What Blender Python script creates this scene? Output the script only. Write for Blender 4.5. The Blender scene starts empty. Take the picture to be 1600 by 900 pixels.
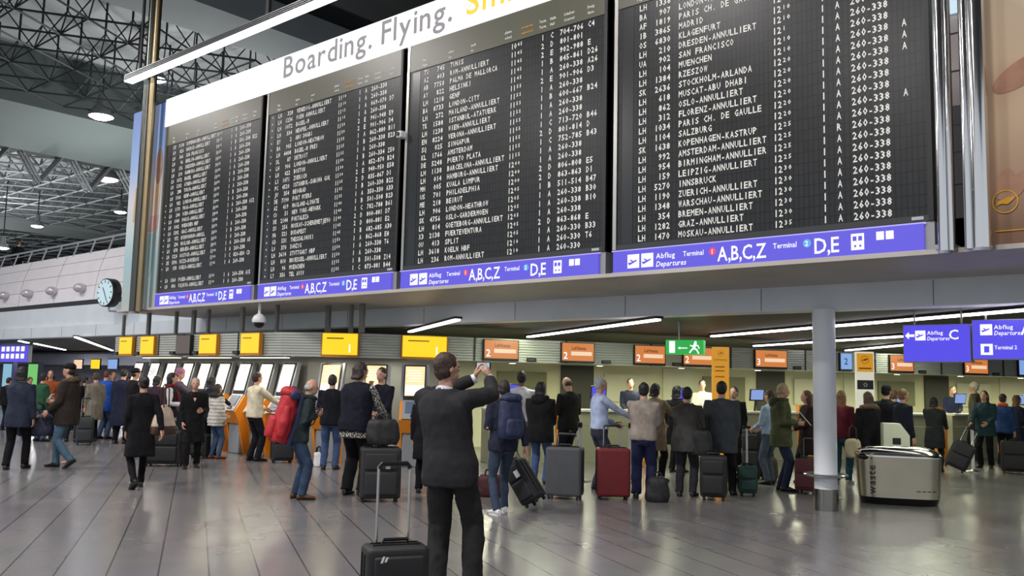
import bpy, bmesh, math, random
from mathutils import Vector, Matrix, noise

random.seed(7)
scene = bpy.context.scene
COL = scene.collection
PI = math.pi
rad = math.radians

# ------------------------------------------------------------------ camera
FPX = 1400.0
PITCH, ROLL, YAW = rad(5.96), rad(1.273), rad(49.23)
CAM = Vector((0, 0, 1.6))
_F0 = Vector((-math.cos(YAW), math.sin(YAW), 0))
_R0 = Vector((math.sin(YAW), math.cos(YAW), 0))
_U0 = Vector((0, 0, 1))
CF = _F0 * math.cos(PITCH) + _U0 * math.sin(PITCH)
_U1 = _U0 * math.cos(PITCH) - _F0 * math.sin(PITCH)
CR = _R0 * math.cos(ROLL) + _U1 * math.sin(ROLL)
CU = _U1 * math.cos(ROLL) - _R0 * math.sin(ROLL)
cam_data = bpy.data.cameras.new('camera')
cam_data.sensor_width = 36
cam_data.lens = 36 * FPX / 1600
cam_data.clip_end = 300
cam = bpy.data.objects.new('camera', cam_data)
m = Matrix((CR, CU, -CF)).transposed().to_4x4()
m.translation = CAM
cam.matrix_world = m
COL.objects.link(cam)
scene.camera = cam

# ------------------------------------------------------------------ light, exposure
scene.view_settings.view_transform = 'Standard'
scene.view_settings.look = 'None'
scene.view_settings.gamma = 1
scene.view_settings.use_curve_mapping = False
scene.view_settings.exposure = 0.0
world = bpy.data.worlds.new('daylight')
scene.world = world
world.use_nodes = True
bg = world.node_tree.nodes['Background']
bg.inputs[0].default_value = (0.86, 0.92, 1.0, 1)
bg.inputs[1].default_value = 0.85


def area_light(name, loc, size, energy, color=(1, 1, 1), rot=(0, 0, 0), size_y=None, spread=PI):
    d = bpy.data.lights.new(name, 'AREA')
    d.energy = energy
    d.color = color
    d.size = size
    d.spread = spread
    if size_y:
        d.shape = 'RECTANGLE'
        d.size_y = size_y
    else:
        d.shape = 'DISK'
    o = bpy.data.objects.new(name, d)
    o.location = loc
    o.rotation_euler = rot
    COL.objects.link(o)
    return o


# unseen fill lights added under the roof, brightening the hall before the board
for hx, hy in ((-30, 3), (-20, 2), (-10, 1), (-2, 2), (-20, -7), (-8, -7), (-40, 4)):
    area_light('hall_fill_light', (hx, hy, 11.6), 1.2, 820, (1.0, 0.95, 0.93))
# upward fill lights added behind the parapet to brighten roof deck and lattice
for hx, hy in ((-30, 17.5), (-38, 17.5), (-50, 17.5), (-58, 17.5), (-58, 19.5), (-74, 18.0), (-74, 19.5), (-88, 19.0)):
    area_light('roof_fill_light', (hx, hy, 6.2), 1.0, 520, (0.97, 1.0, 1.0), (PI, 0, 0))
# rows of lamps under the low ceiling of the check-in hall
for hx, hy in ((-8.5, 14.6), (-5.2, 17.0), (-3.0, 14.0), (-6.5, 21.5), (-1.5, 19.5), (-10.6, 13.0)):
    area_light('check_in_light', (hx, hy, 2.6), 2.4, 46, (0.95, 1.0, 0.74), (0, 0, rad(-30)), 0.3)


for hx, hy in ((-26, 15.0), (-32, 16.5), (-36, 18.0), (-44, 17.5)):  # more added fill, brightens the dark far left end
    area_light('check_in_light', (hx, hy, 2.6), 2.0, 170, (0.95, 0.97, 1.0), (0, 0, rad(-30)), 0.3)


# ------------------------------------------------------------------ picture to place
def ray(px, py):
    return CF + CR * ((px - 800) / FPX) + CU * ((450 - py) / FPX)


def on_z(px, py, z=0.0):
    d = ray(px, py)
    return CAM + d * ((z - CAM.z) / d.z)


def on_y(px, py, y):
    d = ray(px, py)
    return CAM + d * (y / d.y)


def at_depth(px, py, D):
    return CAM + ray(px, py) * D


# ------------------------------------------------------------------ materials
def lin(c):
    out = []
    for v in c[:3]:
        v = v / 255.0
        out.append(v / 12.92 if v <= 0.04045 else ((v + 0.055) / 1.055) ** 2.4)
    return (*out, 1)


_mats = {}


def M(name, color=(128, 128, 128), rough=0.6, metal=0.0, var=0.0, vscale=8.0, bump=0.0, bscale=60.0, emit=0.0, spec=None, coat=0.0):
    if name in _mats:
        return _mats[name]
    mt = bpy.data.materials.new(name)
    mt.use_nodes = True
    nt = mt.node_tree
    b = nt.nodes['Principled BSDF']
    c = lin(color)
    b.inputs['Base Color'].default_value = c
    b.inputs['Roughness'].default_value = rough
    b.inputs['Metallic'].default_value = metal
    if spec is not None:
        b.inputs['Specular IOR Level'].default_value = spec
    if coat:
        b.inputs['Coat Weight'].default_value = coat
    if emit:
        b.inputs['Emission Color'].default_value = c
        b.inputs['Emission Strength'].default_value = emit
    tc = nt.nodes.new('ShaderNodeTexCoord')
    if var:
        n = nt.nodes.new('ShaderNodeTexNoise')
        n.inputs['Scale'].default_value = vscale
        n.inputs['Detail'].default_value = 3
        nt.links.new(tc.outputs['Object'], n.inputs['Vector'])
        r = nt.nodes.new('ShaderNodeValToRGB')
        r.color_ramp.elements[0].position = 0.3
        r.color_ramp.elements[1].position = 0.7
        lo = [max(0, v * (1 - var)) for v in c[:3]]
        hi = [min(1, v * (1 + var)) for v in c[:3]]
        r.color_ramp.elements[0].color = (*lo, 1)
        r.color_ramp.elements[1].color = (*hi, 1)
        nt.links.new(n.outputs['Fac'], r.inputs['Fac'])
        nt.links.new(r.outputs['Color'], b.inputs['Base Color'])
    if bump:
        n2 = nt.nodes.new('ShaderNodeTexNoise')
        n2.inputs['Scale'].default_value = bscale
        nt.links.new(tc.outputs['Object'], n2.inputs['Vector'])
        bp = nt.nodes.new('ShaderNodeBump')
        bp.inputs['Strength'].default_value = bump
        bp.inputs['Distance'].default_value = 0.01
        nt.links.new(n2.outputs['Fac'], bp.inputs['Height'])
        nt.links.new(bp.outputs['Normal'], b.inputs['Normal'])
    _mats[name] = mt
    return mt


def glow(name, color, strength):
    if name in _mats:
        return _mats[name]
    mt = M(name, color, 0.4)
    b = mt.node_tree.nodes['Principled BSDF']
    b.inputs['Base Color'].default_value = (0.02, 0.02, 0.02, 1)
    b.inputs['Emission Color'].default_value = lin(color)
    b.inputs['Emission Strength'].default_value = strength
    return mt


def cloth(color, var=0.18, rough=0.85):
    return M('cloth_%d_%d_%d' % tuple(color), color, rough, 0, var, 9, 0.35, 220, spec=0.15)


# ------------------------------------------------------------------ mesh building
class MB:
    def __init__(s):
        s.v = []
        s.f = []

    def add(s, vs, fs):
        k = len(s.v)
        s.v += [tuple(v) for v in vs]
        s.f += [tuple(i + k for i in f) for f in fs]
        return s

    def box(s, c, size, rz=0.0, R=None):
        hx, hy, hz = size[0] / 2, size[1] / 2, size[2] / 2
        R = R or Matrix.Rotation(rz, 3, 'Z')
        vs = [Vector(c) + R @ Vector((x * hx, y * hy, z * hz)) for z in (-1, 1) for x, y in ((-1, -1), (1, -1), (1, 1), (-1, 1))]
        return s.add(vs, [(3, 2, 1, 0), (4, 5, 6, 7), (0, 1, 5, 4), (1, 2, 6, 5), (2, 3, 7, 6), (3, 0, 4, 7)])

    def bb(s, x0, x1, y0, y1, z0, z1):
        return s.box(((x0 + x1) / 2, (y0 + y1) / 2, (z0 + z1) / 2), (x1 - x0, y1 - y0, z1 - z0))

    def loft(s, rings, cap=True, closed=True):
        n = len(rings[0])
        k = len(s.v)
        for r in rings:
            s.v += [tuple(p) for p in r]
        for i in range(len(rings) - 1):
            for j in range(n if closed else n - 1):
                a, b = k + i * n + j, k + i * n + (j + 1) % n
                s.f.append((a, b, b + n, a + n))
        if cap:
            s.f.append(tuple(k + j for j in reversed(range(n))))
            s.f.append(tuple(k + (len(rings) - 1) * n + j for j in range(n)))
        return s

    def tube(s, pts, r, n=8, cap=True, flat=1.0):
        pts = [Vector(p) for p in pts]
        rs = r if isinstance(r, (list, tuple)) else [r] * len(pts)
        rings = []
        prev = None
        for i, p in enumerate(pts):
            d = (pts[min(i + 1, len(pts) - 1)] - pts[max(i - 1, 0)]).normalized()
            if prev is None:
                up = Vector((0, 0, 1)) if abs(d.z) < 0.9 else Vector((0, 1, 0))
                a = d.cross(up).normalized()
            else:
                a = (prev - d * prev.dot(d)).normalized()
            prev = a
            b = d.cross(a)
            rings.append([p + a * (rs[i] * math.cos(2 * PI * j / n)) + b * (rs[i] * flat * math.sin(2 * PI * j / n)) for j in range(n)])
        return s.loft(rings, cap)

    def lathe(s, prof, n=24, c=(0, 0, 0), sx=1.0, sy=1.0):
        rings = [[(c[0] + r * sx * math.cos(2 * PI * j / n), c[1] + r * sy * math.sin(2 * PI * j / n), c[2] + z) for j in range(n)] for r, z in prof]
        return s.loft(rings)

    def ball(s, c, r, n=10, rot=None):
        r = r if isinstance(r, (list, tuple)) else (r, r, r)
        rings = []
        k = max(4, n // 2 + 1)
        for i in range(k):
            t = -PI / 2 + PI * (i + 0.08) / (k - 1 + 0.16)
            ring = []
            for j in range(n):
                q = Vector((r[0] * math.cos(t) * math.cos(2 * PI * j / n), r[1] * math.cos(t) * math.sin(2 * PI * j / n), r[2] * math.sin(t)))
                if rot:
                    q = rot @ q
                ring.append(Vector(c) + q)
            rings.append(ring)
        return s.loft(rings)

    def prism(s, poly, y0, y1):
        """outline in x,z pushed from y0 to y1"""
        n = len(poly)
        k = len(s.v)
        s.v += [(x, y0, z) for x, z in poly] + [(x, y1, z) for x, z in poly]
        s.f.append(tuple(k + j for j in range(n)))
        s.f.append(tuple(k + n + j for j in reversed(range(n))))
        for j in range(n):
            a, b = k + j, k + (j + 1) % n
            s.f.append((b, a, a + n, b + n))
        return s

    def mesh(s, name):
        me = bpy.data.meshes.new(name)
        me.from_pydata(s.v, [], s.f)
        me.update()
        return me


def fix_normals(me):
    bm = bmesh.new()
    bm.from_mesh(me)
    bmesh.ops.recalc_face_normals(bm, faces=bm.faces)
    bm.to_mesh(me)
    bm.free()


def obj(name, mb, mat, parent=None, smooth=False, bevel=0.0, seg=2, loc=None, fix=True):
    me = mb if isinstance(mb, bpy.types.Mesh) else mb.mesh(name)
    if fix and isinstance(mb, MB):
        fix_normals(me)
    if bevel:
        bm = bmesh.new()
        bm.from_mesh(me)
        ed = [e for e in bm.edges if len(e.link_faces) == 2 and e.calc_face_angle(0) > 0.6]
        bmesh.ops.bevel(bm, geom=ed, offset=bevel, segments=seg, affect='EDGES', profile=0.6, clamp_overlap=True)
        bm.to_mesh(me)
        bm.free()
    if mat and not me.materials:
        me.materials.append(mat)
    if smooth:
        me.polygons.foreach_set('use_smooth', [True] * len(me.polygons))
        if smooth != 'all':
            try:
                me.set_sharp_from_angle(angle=rad(40))
            except Exception:
                pass
    o = bpy.data.objects.new(name, me)
    COL.objects.link(o)
    if parent is not None:
        o.parent = parent
    if loc is not None:
        o.location = loc
    return o


def tag(o, label, cat, group=None):
    o['label'] = label
    o['category'] = cat
    if group:
        o['group'] = group
    return o


def thing(name, label, cat, loc=(0, 0, 0), rotz=0.0, group=None):
    o = bpy.data.objects.new(name, None)
    o.empty_display_size = 0.2
    COL.objects.link(o)
    o.location = loc
    o.rotation_euler = (0, 0, rotz)
    return tag(o, label, cat, group)


def struct(name, mb, mat, **kw):
    o = obj(name, mb, mat, **kw)
    o['kind'] = 'structure'
    return o


# ------------------------------------------------------------------ lettering
_gl = {}


def glyph(ch, res=1, bold=None):
    bold = (0.022 if res == 1 else 0.012) if bold is None else bold
    key = (ch, res)
    if key not in _gl:
        cu = bpy.data.curves.new('letter', 'FONT')
        cu.body = ch
        cu.size = 1.0
        cu.resolution_u = res
        cu.offset = bold
        o = bpy.data.objects.new('letter', cu)
        me = o.to_mesh()
        vs = [(v.co.x, v.co.y) for v in me.vertices]
        fs = [tuple(p.vertices) for p in me.polygons]
        o.to_mesh_clear()
        bpy.data.objects.remove(o)
        bpy.data.curves.remove(cu)
        if vs:
            x0, x1 = min(v[0] for v in vs), max(v[0] for v in vs)
        else:
            x0, x1 = 0, 0.28
        _gl[key] = (vs, fs, x0, x1)
    return _gl[key]


def write(mb, s, x, z, size, y=-0.004, cell=None, align='L', sx=1.0, res=2, slant=0.0, gap=0.09):
    """letters standing in the local x-z plane, read from -y; size is the cap height"""
    k = size / 0.73
    if cell is None:
        w = 0
        for ch in s:
            g = glyph(ch, res)
            w += (0.3 if ch == ' ' else g[3] - g[2] + gap) * k * sx
        if align == 'C':
            x -= w / 2
        elif align == 'R':
            x -= w
    for ch in s:
        vs, fs, x0, x1 = glyph(ch, res)
        if cell is None:
            if ch != ' ':
                mb.add([(x + (vx - x0 + vz * slant) * k * sx, y, z + vz * k) for vx, vz in vs], fs)
            x += (0.3 if ch == ' ' else x1 - x0 + gap) * k * sx
        else:
            if ch != ' ':
                w = (x1 - x0) * k
                f = min(sx, cell * 0.82 / w) if w > 0 else 1
                if ch in 'I1-.\'':
                    f = min(f, 0.9)
                off = (cell - w * f) / 2
                mb.add([(x + off + (vx - x0) * k * f, y, z + vz * k) for vx, vz in vs], fs)
            x += cell
    return x


def lettering(name, s, x, z, size, mat, parent, y=-0.004, **kw):
    mb = MB()
    write(mb, s, x, z, size, y, **kw)
    return obj(name, mb, mat, parent, fix=False)


# ================================================================== THE HALL
def floor_material():
    mt = M('floor_tile_stone', (126, 122, 124), 0.2)
    nt = mt.node_tree
    b = nt.nodes['Principled BSDF']
    tc = nt.nodes.new('ShaderNodeTexCoord')
    mp = nt.nodes.new('ShaderNodeMapping')
    mp.inputs['Rotation'].default_value = (0, 0, rad(-150))
    mp.inputs['Location'].default_value = (0.3, 0.19, 0)
    nt.links.new(tc.outputs['Object'], mp.inputs['Vector'])
    br = nt.nodes.new('ShaderNodeTexBrick')
    br.offset = 0.5
    br.inputs['Scale'].default_value = 1.0
    br.inputs['Brick Width'].default_value = 60.0
    br.inputs['Row Height'].default_value = 0.387
    br.inputs['Mortar Size'].default_value = 0.008
    br.inputs['Mortar Smooth'].default_value = 0.2
    br.inputs['Bias'].default_value = 0.0
    br.inputs['Color1'].default_value = lin((112, 107, 110))
    br.inputs['Color2'].default_value = lin((119, 115, 115))
    br.inputs['Mortar'].default_value = lin((62, 59, 62))
    nt.links.new(mp.outputs['Vector'], br.inputs['Vector'])
    n = nt.nodes.new('ShaderNodeTexNoise')
    n.inputs['Scale'].default_value = 1.3
    n.inputs['Detail'].default_value = 6
    nt.links.new(tc.outputs['Object'], n.inputs['Vector'])
    mx = nt.nodes.new('ShaderNodeMix')
    mx.data_type = 'RGBA'
    mx.blend_type = 'OVERLAY'
    mx.inputs['Factor'].default_value = 0.22
    nt.links.new(br.outputs['Color'], mx.inputs['A'])
    nt.links.new(n.outputs['Color'], mx.inputs['B'])
    hs = nt.nodes.new('ShaderNodeHueSaturation')
    hs.inputs['Saturation'].default_value = 0.5
    nt.links.new(mx.outputs['Result'], hs.inputs['Color'])
    nt.links.new(hs.outputs['Color'], b.inputs['Base Color'])
    r = nt.nodes.new('ShaderNodeMapRange')
    r.inputs['To Min'].default_value = 0.14
    r.inputs['To Max'].default_value = 0.33
    nt.links.new(n.outputs['Fac'], r.inputs['Value'])
    nt.links.new(r.outputs['Result'], b.inputs['Roughness'])
    return mt


X0, X1 = -112, 24
struct('floor', MB().bb(X0, X1, -18, 60, -0.2, 0), floor_material())


def slat_material(name, a, bcol, scale, axis='X', rough=0.5):
    mt = M(name, a, rough)
    nt = mt.node_tree
    b = nt.nodes['Principled BSDF']
    tc = nt.nodes.new('ShaderNodeTexCoord')
    w = nt.nodes.new('ShaderNodeTexWave')
    w.bands_direction = axis
    w.inputs['Scale'].default_value = scale
    nt.links.new(tc.outputs['Object'], w.inputs['Vector'])
    r = nt.nodes.new('ShaderNodeValToRGB')
    r.color_ramp.elements[0].position = 0.1
    r.color_ramp.elements[1].position = 0.3
    r.color_ramp.elements[0].color = lin(bcol)
    r.color_ramp.elements[1].color = lin(a)
    nt.links.new(w.outputs['Fac'], r.inputs['Fac'])
    nt.links.new(r.outputs['Color'], b.inputs['Base Color'])
    return mt


m_fascia = M('fascia_enamel', (214, 222, 228), 0.35, 0, 0.05, 1.5)
m_soffit = M('soffit_panel', (186, 180, 172), 0.45, 0, 0.08, 1.2)
m_darkceil = slat_material('dark_slat_ceiling', (44, 42, 40), (16, 15, 15), 1.6, 'Y', 0.55)
m_black = M('black_paint', (14, 14, 15), 0.4)
m_white = M('white_paint', (218, 218, 220), 0.4)
m_roofgrey = M('roof_grey', (150, 152, 152), 0.7, 0, 0.08, 0.6)
m_beam = M('beam_grey', (146, 152, 152), 0.7, 0, 0.06, 0.5)
m_darkroof = M('roof_dark', (30, 31, 32), 0.8)
m_steel = M('brushed_steel', (190, 188, 182), 0.28, 1.0, 0.06, 30)
m_chrome = M('chrome', (205, 205, 205), 0.12, 1.0)
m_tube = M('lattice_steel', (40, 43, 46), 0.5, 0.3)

# low ceiling of the check-in hall and the front edge of the gallery slab
struct('ceiling', MB().bb(X0, X1, 12.3, 60, 2.66, 2.95), m_darkceil)
struct('trim_1', MB().bb(X0, X1, 11.92, 12.3, 2.66, 3.0), m_fascia)
fs = MB()
for k in range(40):
    fs.bb(-70 + k * 2.3, -69.99 + k * 2.3, 11.915, 11.925, 2.67, 2.99)
struct('trim_2', fs, M('joint_grey', (120, 124, 128), 0.5))
struct('trim_3', MB().bb(-20.5, X1, 9.74, 11.95, 3.0, 3.05), m_soffit)
struct('trim_4', MB().bb(X0, -20.5, 12.05, 12.4, 3.0, 3.62), m_fascia)
struct('trim_5', MB().bb(X0, X1, 12.5, 12.7, 2.98, 3.84), m_black)  # black strip paints the shadow gap below the parapet
# white parapet of the upper gallery, leaning back
m_parapet = M('parapet_panels', (236, 232, 236), 0.35, 0, 0.03, 2)
pp = MB()
rows = [(12.46, 3.84), (12.5, 4.3), (12.58, 4.75), (12.7, 5.15), (12.82, 5.46)]
for (ya, za), (yb, zb) in zip(rows, rows[1:]):
    pp.prism([(ya, za), (yb, zb - 0.012), (yb + 0.12, zb - 0.012), (ya + 0.12, za)], X0, X1)
pp.v = [(y, x, z) for x, y, z in pp.v]
struct('wall_gallery', pp, m_parapet)
gj = MB()
for k in range(36):
    x = -80 + 2.9 * k
    for (ya, za), (yb, zb) in zip(rows, rows[1:]):
        gj.tube([(x, ya - 0.002, za), (x, yb - 0.002, zb)], 0.006, 4)
struct('trim_6', gj, M('joint_dark', (120, 118, 122), 0.6))
struct('trim_7', MB().bb(X0, X1, 12.9, 20, 5.2, 5.44), m_fascia)

# gallery railing
rl = thing('gallery_railing', 'long metal railing with slanted posts on top of the white gallery parapet', 'railing', (-30, 12.8, 5.44))
rm = M('railing_metal', (188, 192, 196), 0.35, 0.3)
obj('handrail', MB().tube([(-40, 0.14, 0.44), (8, 0.14, 0.44)], 0.035, 8), rm, rl, smooth=True)
obj('lower_rail', MB().tube([(-40, 0.1, 0.3), (8, 0.1, 0.3)], 0.012, 6), rm, rl, smooth=True)
for k in range(30):
    x = -29 + k * 1.25
    obj('post', MB().box((x, 0.07, 0.2), (0.07, 0.03, 0.5), R=Matrix.Rotation(rad(-17), 3, 'X')), rm, rl)

# roof
ZB = 12.0
struct('ceiling_roof', MB().bb(X0, X1, -18, 60, 14.3, 14.5), m_roofgrey)
struct('ceiling_roof_bay', MB().bb(-22.6, X1, -18, 40, 12.9, 13.0), m_darkroof)  # dark sheet put in for the darkness of the roof void
for k, (xa, xb) in enumerate(((-24.7, -22.6), (-9.0, -7.4))):
    struct('trim_%d' % (8 + k), MB().bb(xa, xb, -18, 60, ZB, 14.3), m_beam)
# the second girder has a sloping underside
sg = MB().prism([(-41.6, ZB - 0.75), (-37.0, ZB), (-37.0, 14.3), (-41.6, 14.3)], -18, 60)
struct('trim_10', sg, M('girder_grey', (92, 101, 99), 0.7, 0, 0.05, 0.5))
struct('trim_13', MB().bb(-70, -66, -18, 60, ZB - 0.2, 14.3), m_beam)
struct('wall_left', MB().bb(X0 - 0.3, X0, -18, 60, 0, 14.5), M('far_wall', (150, 152, 155), 0.7))
struct('wall_back', MB().bb(X0, X1, 60, 60.3, 0, 14.5), M('far_wall_dark', (104, 106, 108), 0.8))
struct('wall_check_in', MB().bb(X0, X1, 40, 40.2, 0, 2.66), M('check_in_back_wall', (120, 122, 100), 0.7, 0, 0.1, 1))


def lattice(name, xa, xb, ya, yb, zb, zt, a, r, mat, hang=0.0):
    mb = MB()
    h = a * math.sqrt(3) / 2
    def keep(p):
        return xa <= p[0] <= xb and ya <= p[1] <= yb
    def P(i, j):
        return (i * a + (j % 2) * a / 2, ya + j * h, zb)
    ni = range(int(xa / a) - 1, int(xb / a) + 2)
    nj = range(0, int((yb - ya) / h) + 1)
    for j in nj:
        o = j % 2
        for i in ni:
            p = P(i, j)
            if not keep(p):
                continue
            up1, up2 = P(i + o, j + 1), P(i + o - 1, j + 1)
            for q in (P(i + 1, j), up1, up2):
                if keep(q):
                    mb.tube([p, q], r, 4, cap=False)
            q = P(i + 1, j)
            if keep(q) and keep(up1):
                t = ((p[0] + q[0] + up1[0]) / 3, (p[1] + q[1] + up1[1]) / 3, zt)
                for e in (p, q, up1):
                    mb.tube([e, t], r * 0.75, 3, cap=False)
                if hang:
                    mb.tube([t, (t[0], t[1], hang)], r * 1.1, 4, cap=False)
    return struct(name, mb, mat)


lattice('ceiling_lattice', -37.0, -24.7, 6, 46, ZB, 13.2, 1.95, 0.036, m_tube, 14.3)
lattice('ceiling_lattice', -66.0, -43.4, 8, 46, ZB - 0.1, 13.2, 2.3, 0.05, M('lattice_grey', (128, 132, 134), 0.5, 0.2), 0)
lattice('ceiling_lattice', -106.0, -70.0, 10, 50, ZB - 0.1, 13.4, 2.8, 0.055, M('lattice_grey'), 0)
# zig-zag frieze of triangular frames behind the second girder
zz = MB()
y = 6.0
while y < 40:
    p = [(-42.6, y, 11.95), (-42.6, y + 1.15, 10.2), (-42.6, y + 2.3, 11.95)]
    for a_, b_ in ((p[0], p[1]), (p[1], p[2])):
        for d_ in (0, 0.16, 0.32):
            zz.tube([(a_[0] - d_ * 2, a_[1] + 0.0, a_[2]), (b_[0] - d_ * 2, b_[1], b_[2])], 0.06, 4)
    y += 2.3
struct('trim_11', zz, M('lattice_grey'))
struct('trim_12', MB().bb(-43.3, -42.0, 4, 46, 11.5, 14.3), m_darkroof)

# tall panels on the far gallery seen between the posts at the right
g = MB()
for k in range(10):
    g.bb(-8, 6, 15.0, 15.1, 5.44 + k * 0.62, 6.03 + k * 0.62)
struct('wall_upper', g, M('upper_panels', (196, 186, 186), 0.5))
wn = MB()
for k in range(6):
    wn.bb(-7 + k * 1.5, -5.75 + k * 1.5, 14.9, 14.96, 7.6, 9.6)
o = struct('window_1', wn, glow('daylit_glass', (205, 228, 240), 1.0))


# ------------------------------------------------------------------ lamps of the roof
def high_bay(px, py, D, label, s=1.0, strength=12):
    p = at_depth(px, py, D)
    t = thing('high_bay_lamp', label, 'ceiling lamp', p, 0, 'high bay lamps under the roof lattice')
    obj('lamp_shade', MB().lathe([(0.5 * s, 0.02), (0.5 * s, 0.1), (0.34 * s, 0.34 * s), (0.2 * s, 0.5 * s), (0.18 * s, 0.9 * s), (0.1 * s, 1.0 * s)], 20), M('lamp_grey', (120, 122, 124), 0.4, 0.4), t, smooth=True)
    obj('diffuser', MB().lathe([(0.3 * s, -0.07 * s), (0.45 * s, 0.0), (0.46 * s, 0.04)], 20), glow('lamp_white', (250, 240, 255), strength), t, smooth=True)
    obj('hanging_rod', MB().tube([(0, 0, s), (0, 0, 14.31 - p.z)], 0.03, 6), m_black, t)
    return t


high_bay(158, 183, 36, 'grey dome lamp glowing white, hanging highest above the gallery, left of the light bar')
high_bay(244, 125, 33, 'bright dome lamp half hidden behind the tip of the long light bar', 0.75)
high_bay(168, 281, 45, 'grey dome lamp with an unlit looking shade, beside the holiday poster edge', 1.1, 2.5)
high_bay(58, 354, 52, 'small white lamp low in the far lattice above the railing', 0.7, 9)
high_bay(188, 332, 50, 'small white lamp in the far lattice at the edge of the holiday poster', 0.7, 9)
high_bay(4, 388, 50, 'small white lamp at the far left above the railing', 0.7, 9)


# ------------------------------------------------------------------ lamps and clock on the gallery parapet
for k, (px, py) in enumerate(((9, 462), (46, 459), (84, 455), (128, 450))):
    p = on_y(px, py, 12.45)
    t = thing('wall_lamp', ('half dome wall lamp on the white parapet, ' + ('farthest from the round clock', 'second farthest from the round clock', 'second nearest to the round clock', 'nearest to the round clock')[k]), 'wall lamp', p, 0, 'half dome lamps on the parapet')
    obj('shade', MB().ball((0, -0.06, 0), (0.24, 0.2, 0.15), 14), M('lamp_pearl', (205, 200, 205), 0.25, 0.3), t, smooth='all')
    obj('mount_plate', MB().box((0, 0, 0), (0.16, 0.05, 0.16)), rm, t, bevel=0.01)
    obj('lit_rim', MB().tube([(0.2 * math.cos(a / 10 * PI), -0.07 - 0.2 * math.sin(a / 10 * PI) * 0.8, 0.02) for a in range(11)], 0.018, 6), glow('warm_white', (255, 250, 250), 1.6), t)

cp = on_y(164, 457, 11.4)
v = (cp - CAM)
v.z = 0
v.normalize()
nrm = Matrix.Rotation(rad(-58), 3, 'Z') @ (-v)
ck = thing('clock', 'large round drum clock with a pale blue face beside the holiday poster', 'clock', cp, math.atan2(nrm.x, -nrm.y))
m_face = glow('clock_face', (205, 232, 240), 0.85)


def disc(r, y0, y1, n=36):
    mb = MB().lathe([(r, y0), (r, y1)], n)
    mb.v = [(x, z, y) for x, y, z in mb.v]
    return mb


obj('case', disc(0.4, 0.0, 0.26), m_black, ck, smooth=True, bevel=0.02)
obj('dial', disc(0.365, -0.012, 0.0), m_face, ck)
for k in range(12):
    a = k * PI / 6
    R = Matrix.Rotation(a, 3, 'Y')
    obj('hour_mark', MB().box(R @ Vector((0, -0.016, 0.31)), (0.025, 0.006, 0.08), R=R), m_black, ck)
for nm, a, l in (('hour_hand', rad(-32), 0.2), ('minute_hand', rad(152), 0.29)):
    R = Matrix.Rotation(a, 3, 'Y')
    obj(nm, MB().box(R @ Vector((0, -0.02, l / 2 - 0.03)), (0.026, 0.006, l), R=R), m_black, ck)
wv = Matrix.Rotation(-ck.rotation_euler.z, 3, 'Z') @ Vector((0.0, 12.52 - cp.y, 0.0))
obj('bracket', MB().tube([(0, 0.15, -0.38), (0, 0.15, -0.5), (wv.x, wv.y, -0.5)], 0.03, 8), rm, ck)


# ================================================================== DEPARTURE BOARDS
YB = 9.8
m_case = M('board_case', (20, 20, 21), 0.45)
m_edge = M('board_edge_metal', (170, 170, 166), 0.3, 0.8)
m_header = M('board_header_plate', (84, 84, 68), 0.33, 0.0, 0.05, 1)
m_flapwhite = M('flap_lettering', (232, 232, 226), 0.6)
m_flaporange = M('flap_orange', (214, 150, 30), 0.6)
m_dot = M('indicator_white', (215, 225, 220), 0.5)


def flap_material():
    mt = M('split_flap_field', (30, 32, 33), 0.3, spec=0.3)
    nt = mt.node_tree
    b = nt.nodes['Principled BSDF']
    tc = nt.nodes.new('ShaderNodeTexCoord')
    sp = nt.nodes.new('ShaderNodeSeparateXYZ')
    cb = nt.nodes.new('ShaderNodeCombineXYZ')
    nt.links.new(tc.outputs['Object'], sp.inputs[0])
    nt.links.new(sp.outputs['X'], cb.inputs['X'])
    nt.links.new(sp.outputs['Z'], cb.inputs['Y'])
    br = nt.nodes.new('ShaderNodeTexBrick')
    br.offset = 0
    br.inputs['Scale'].default_value = 1
    br.inputs['Brick Width'].default_value = 0.0595
    br.inputs['Row Height'].default_value = 0.1295
    br.inputs['Mortar Size'].default_value = 0.0055
    br.inputs['Mortar Smooth'].default_value = 0.3
    br.inputs['Color1'].default_value = lin((40, 42, 43))
    br.inputs['Color2'].default_value = lin((34, 36, 38))
    br.inputs['Mortar'].default_value = lin((12, 12, 13))
    nt.links.new(cb.outputs[0], br.inputs['Vector'])
    nt.links.new(br.outputs['Color'], b.inputs['Base Color'])
    return mt


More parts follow.
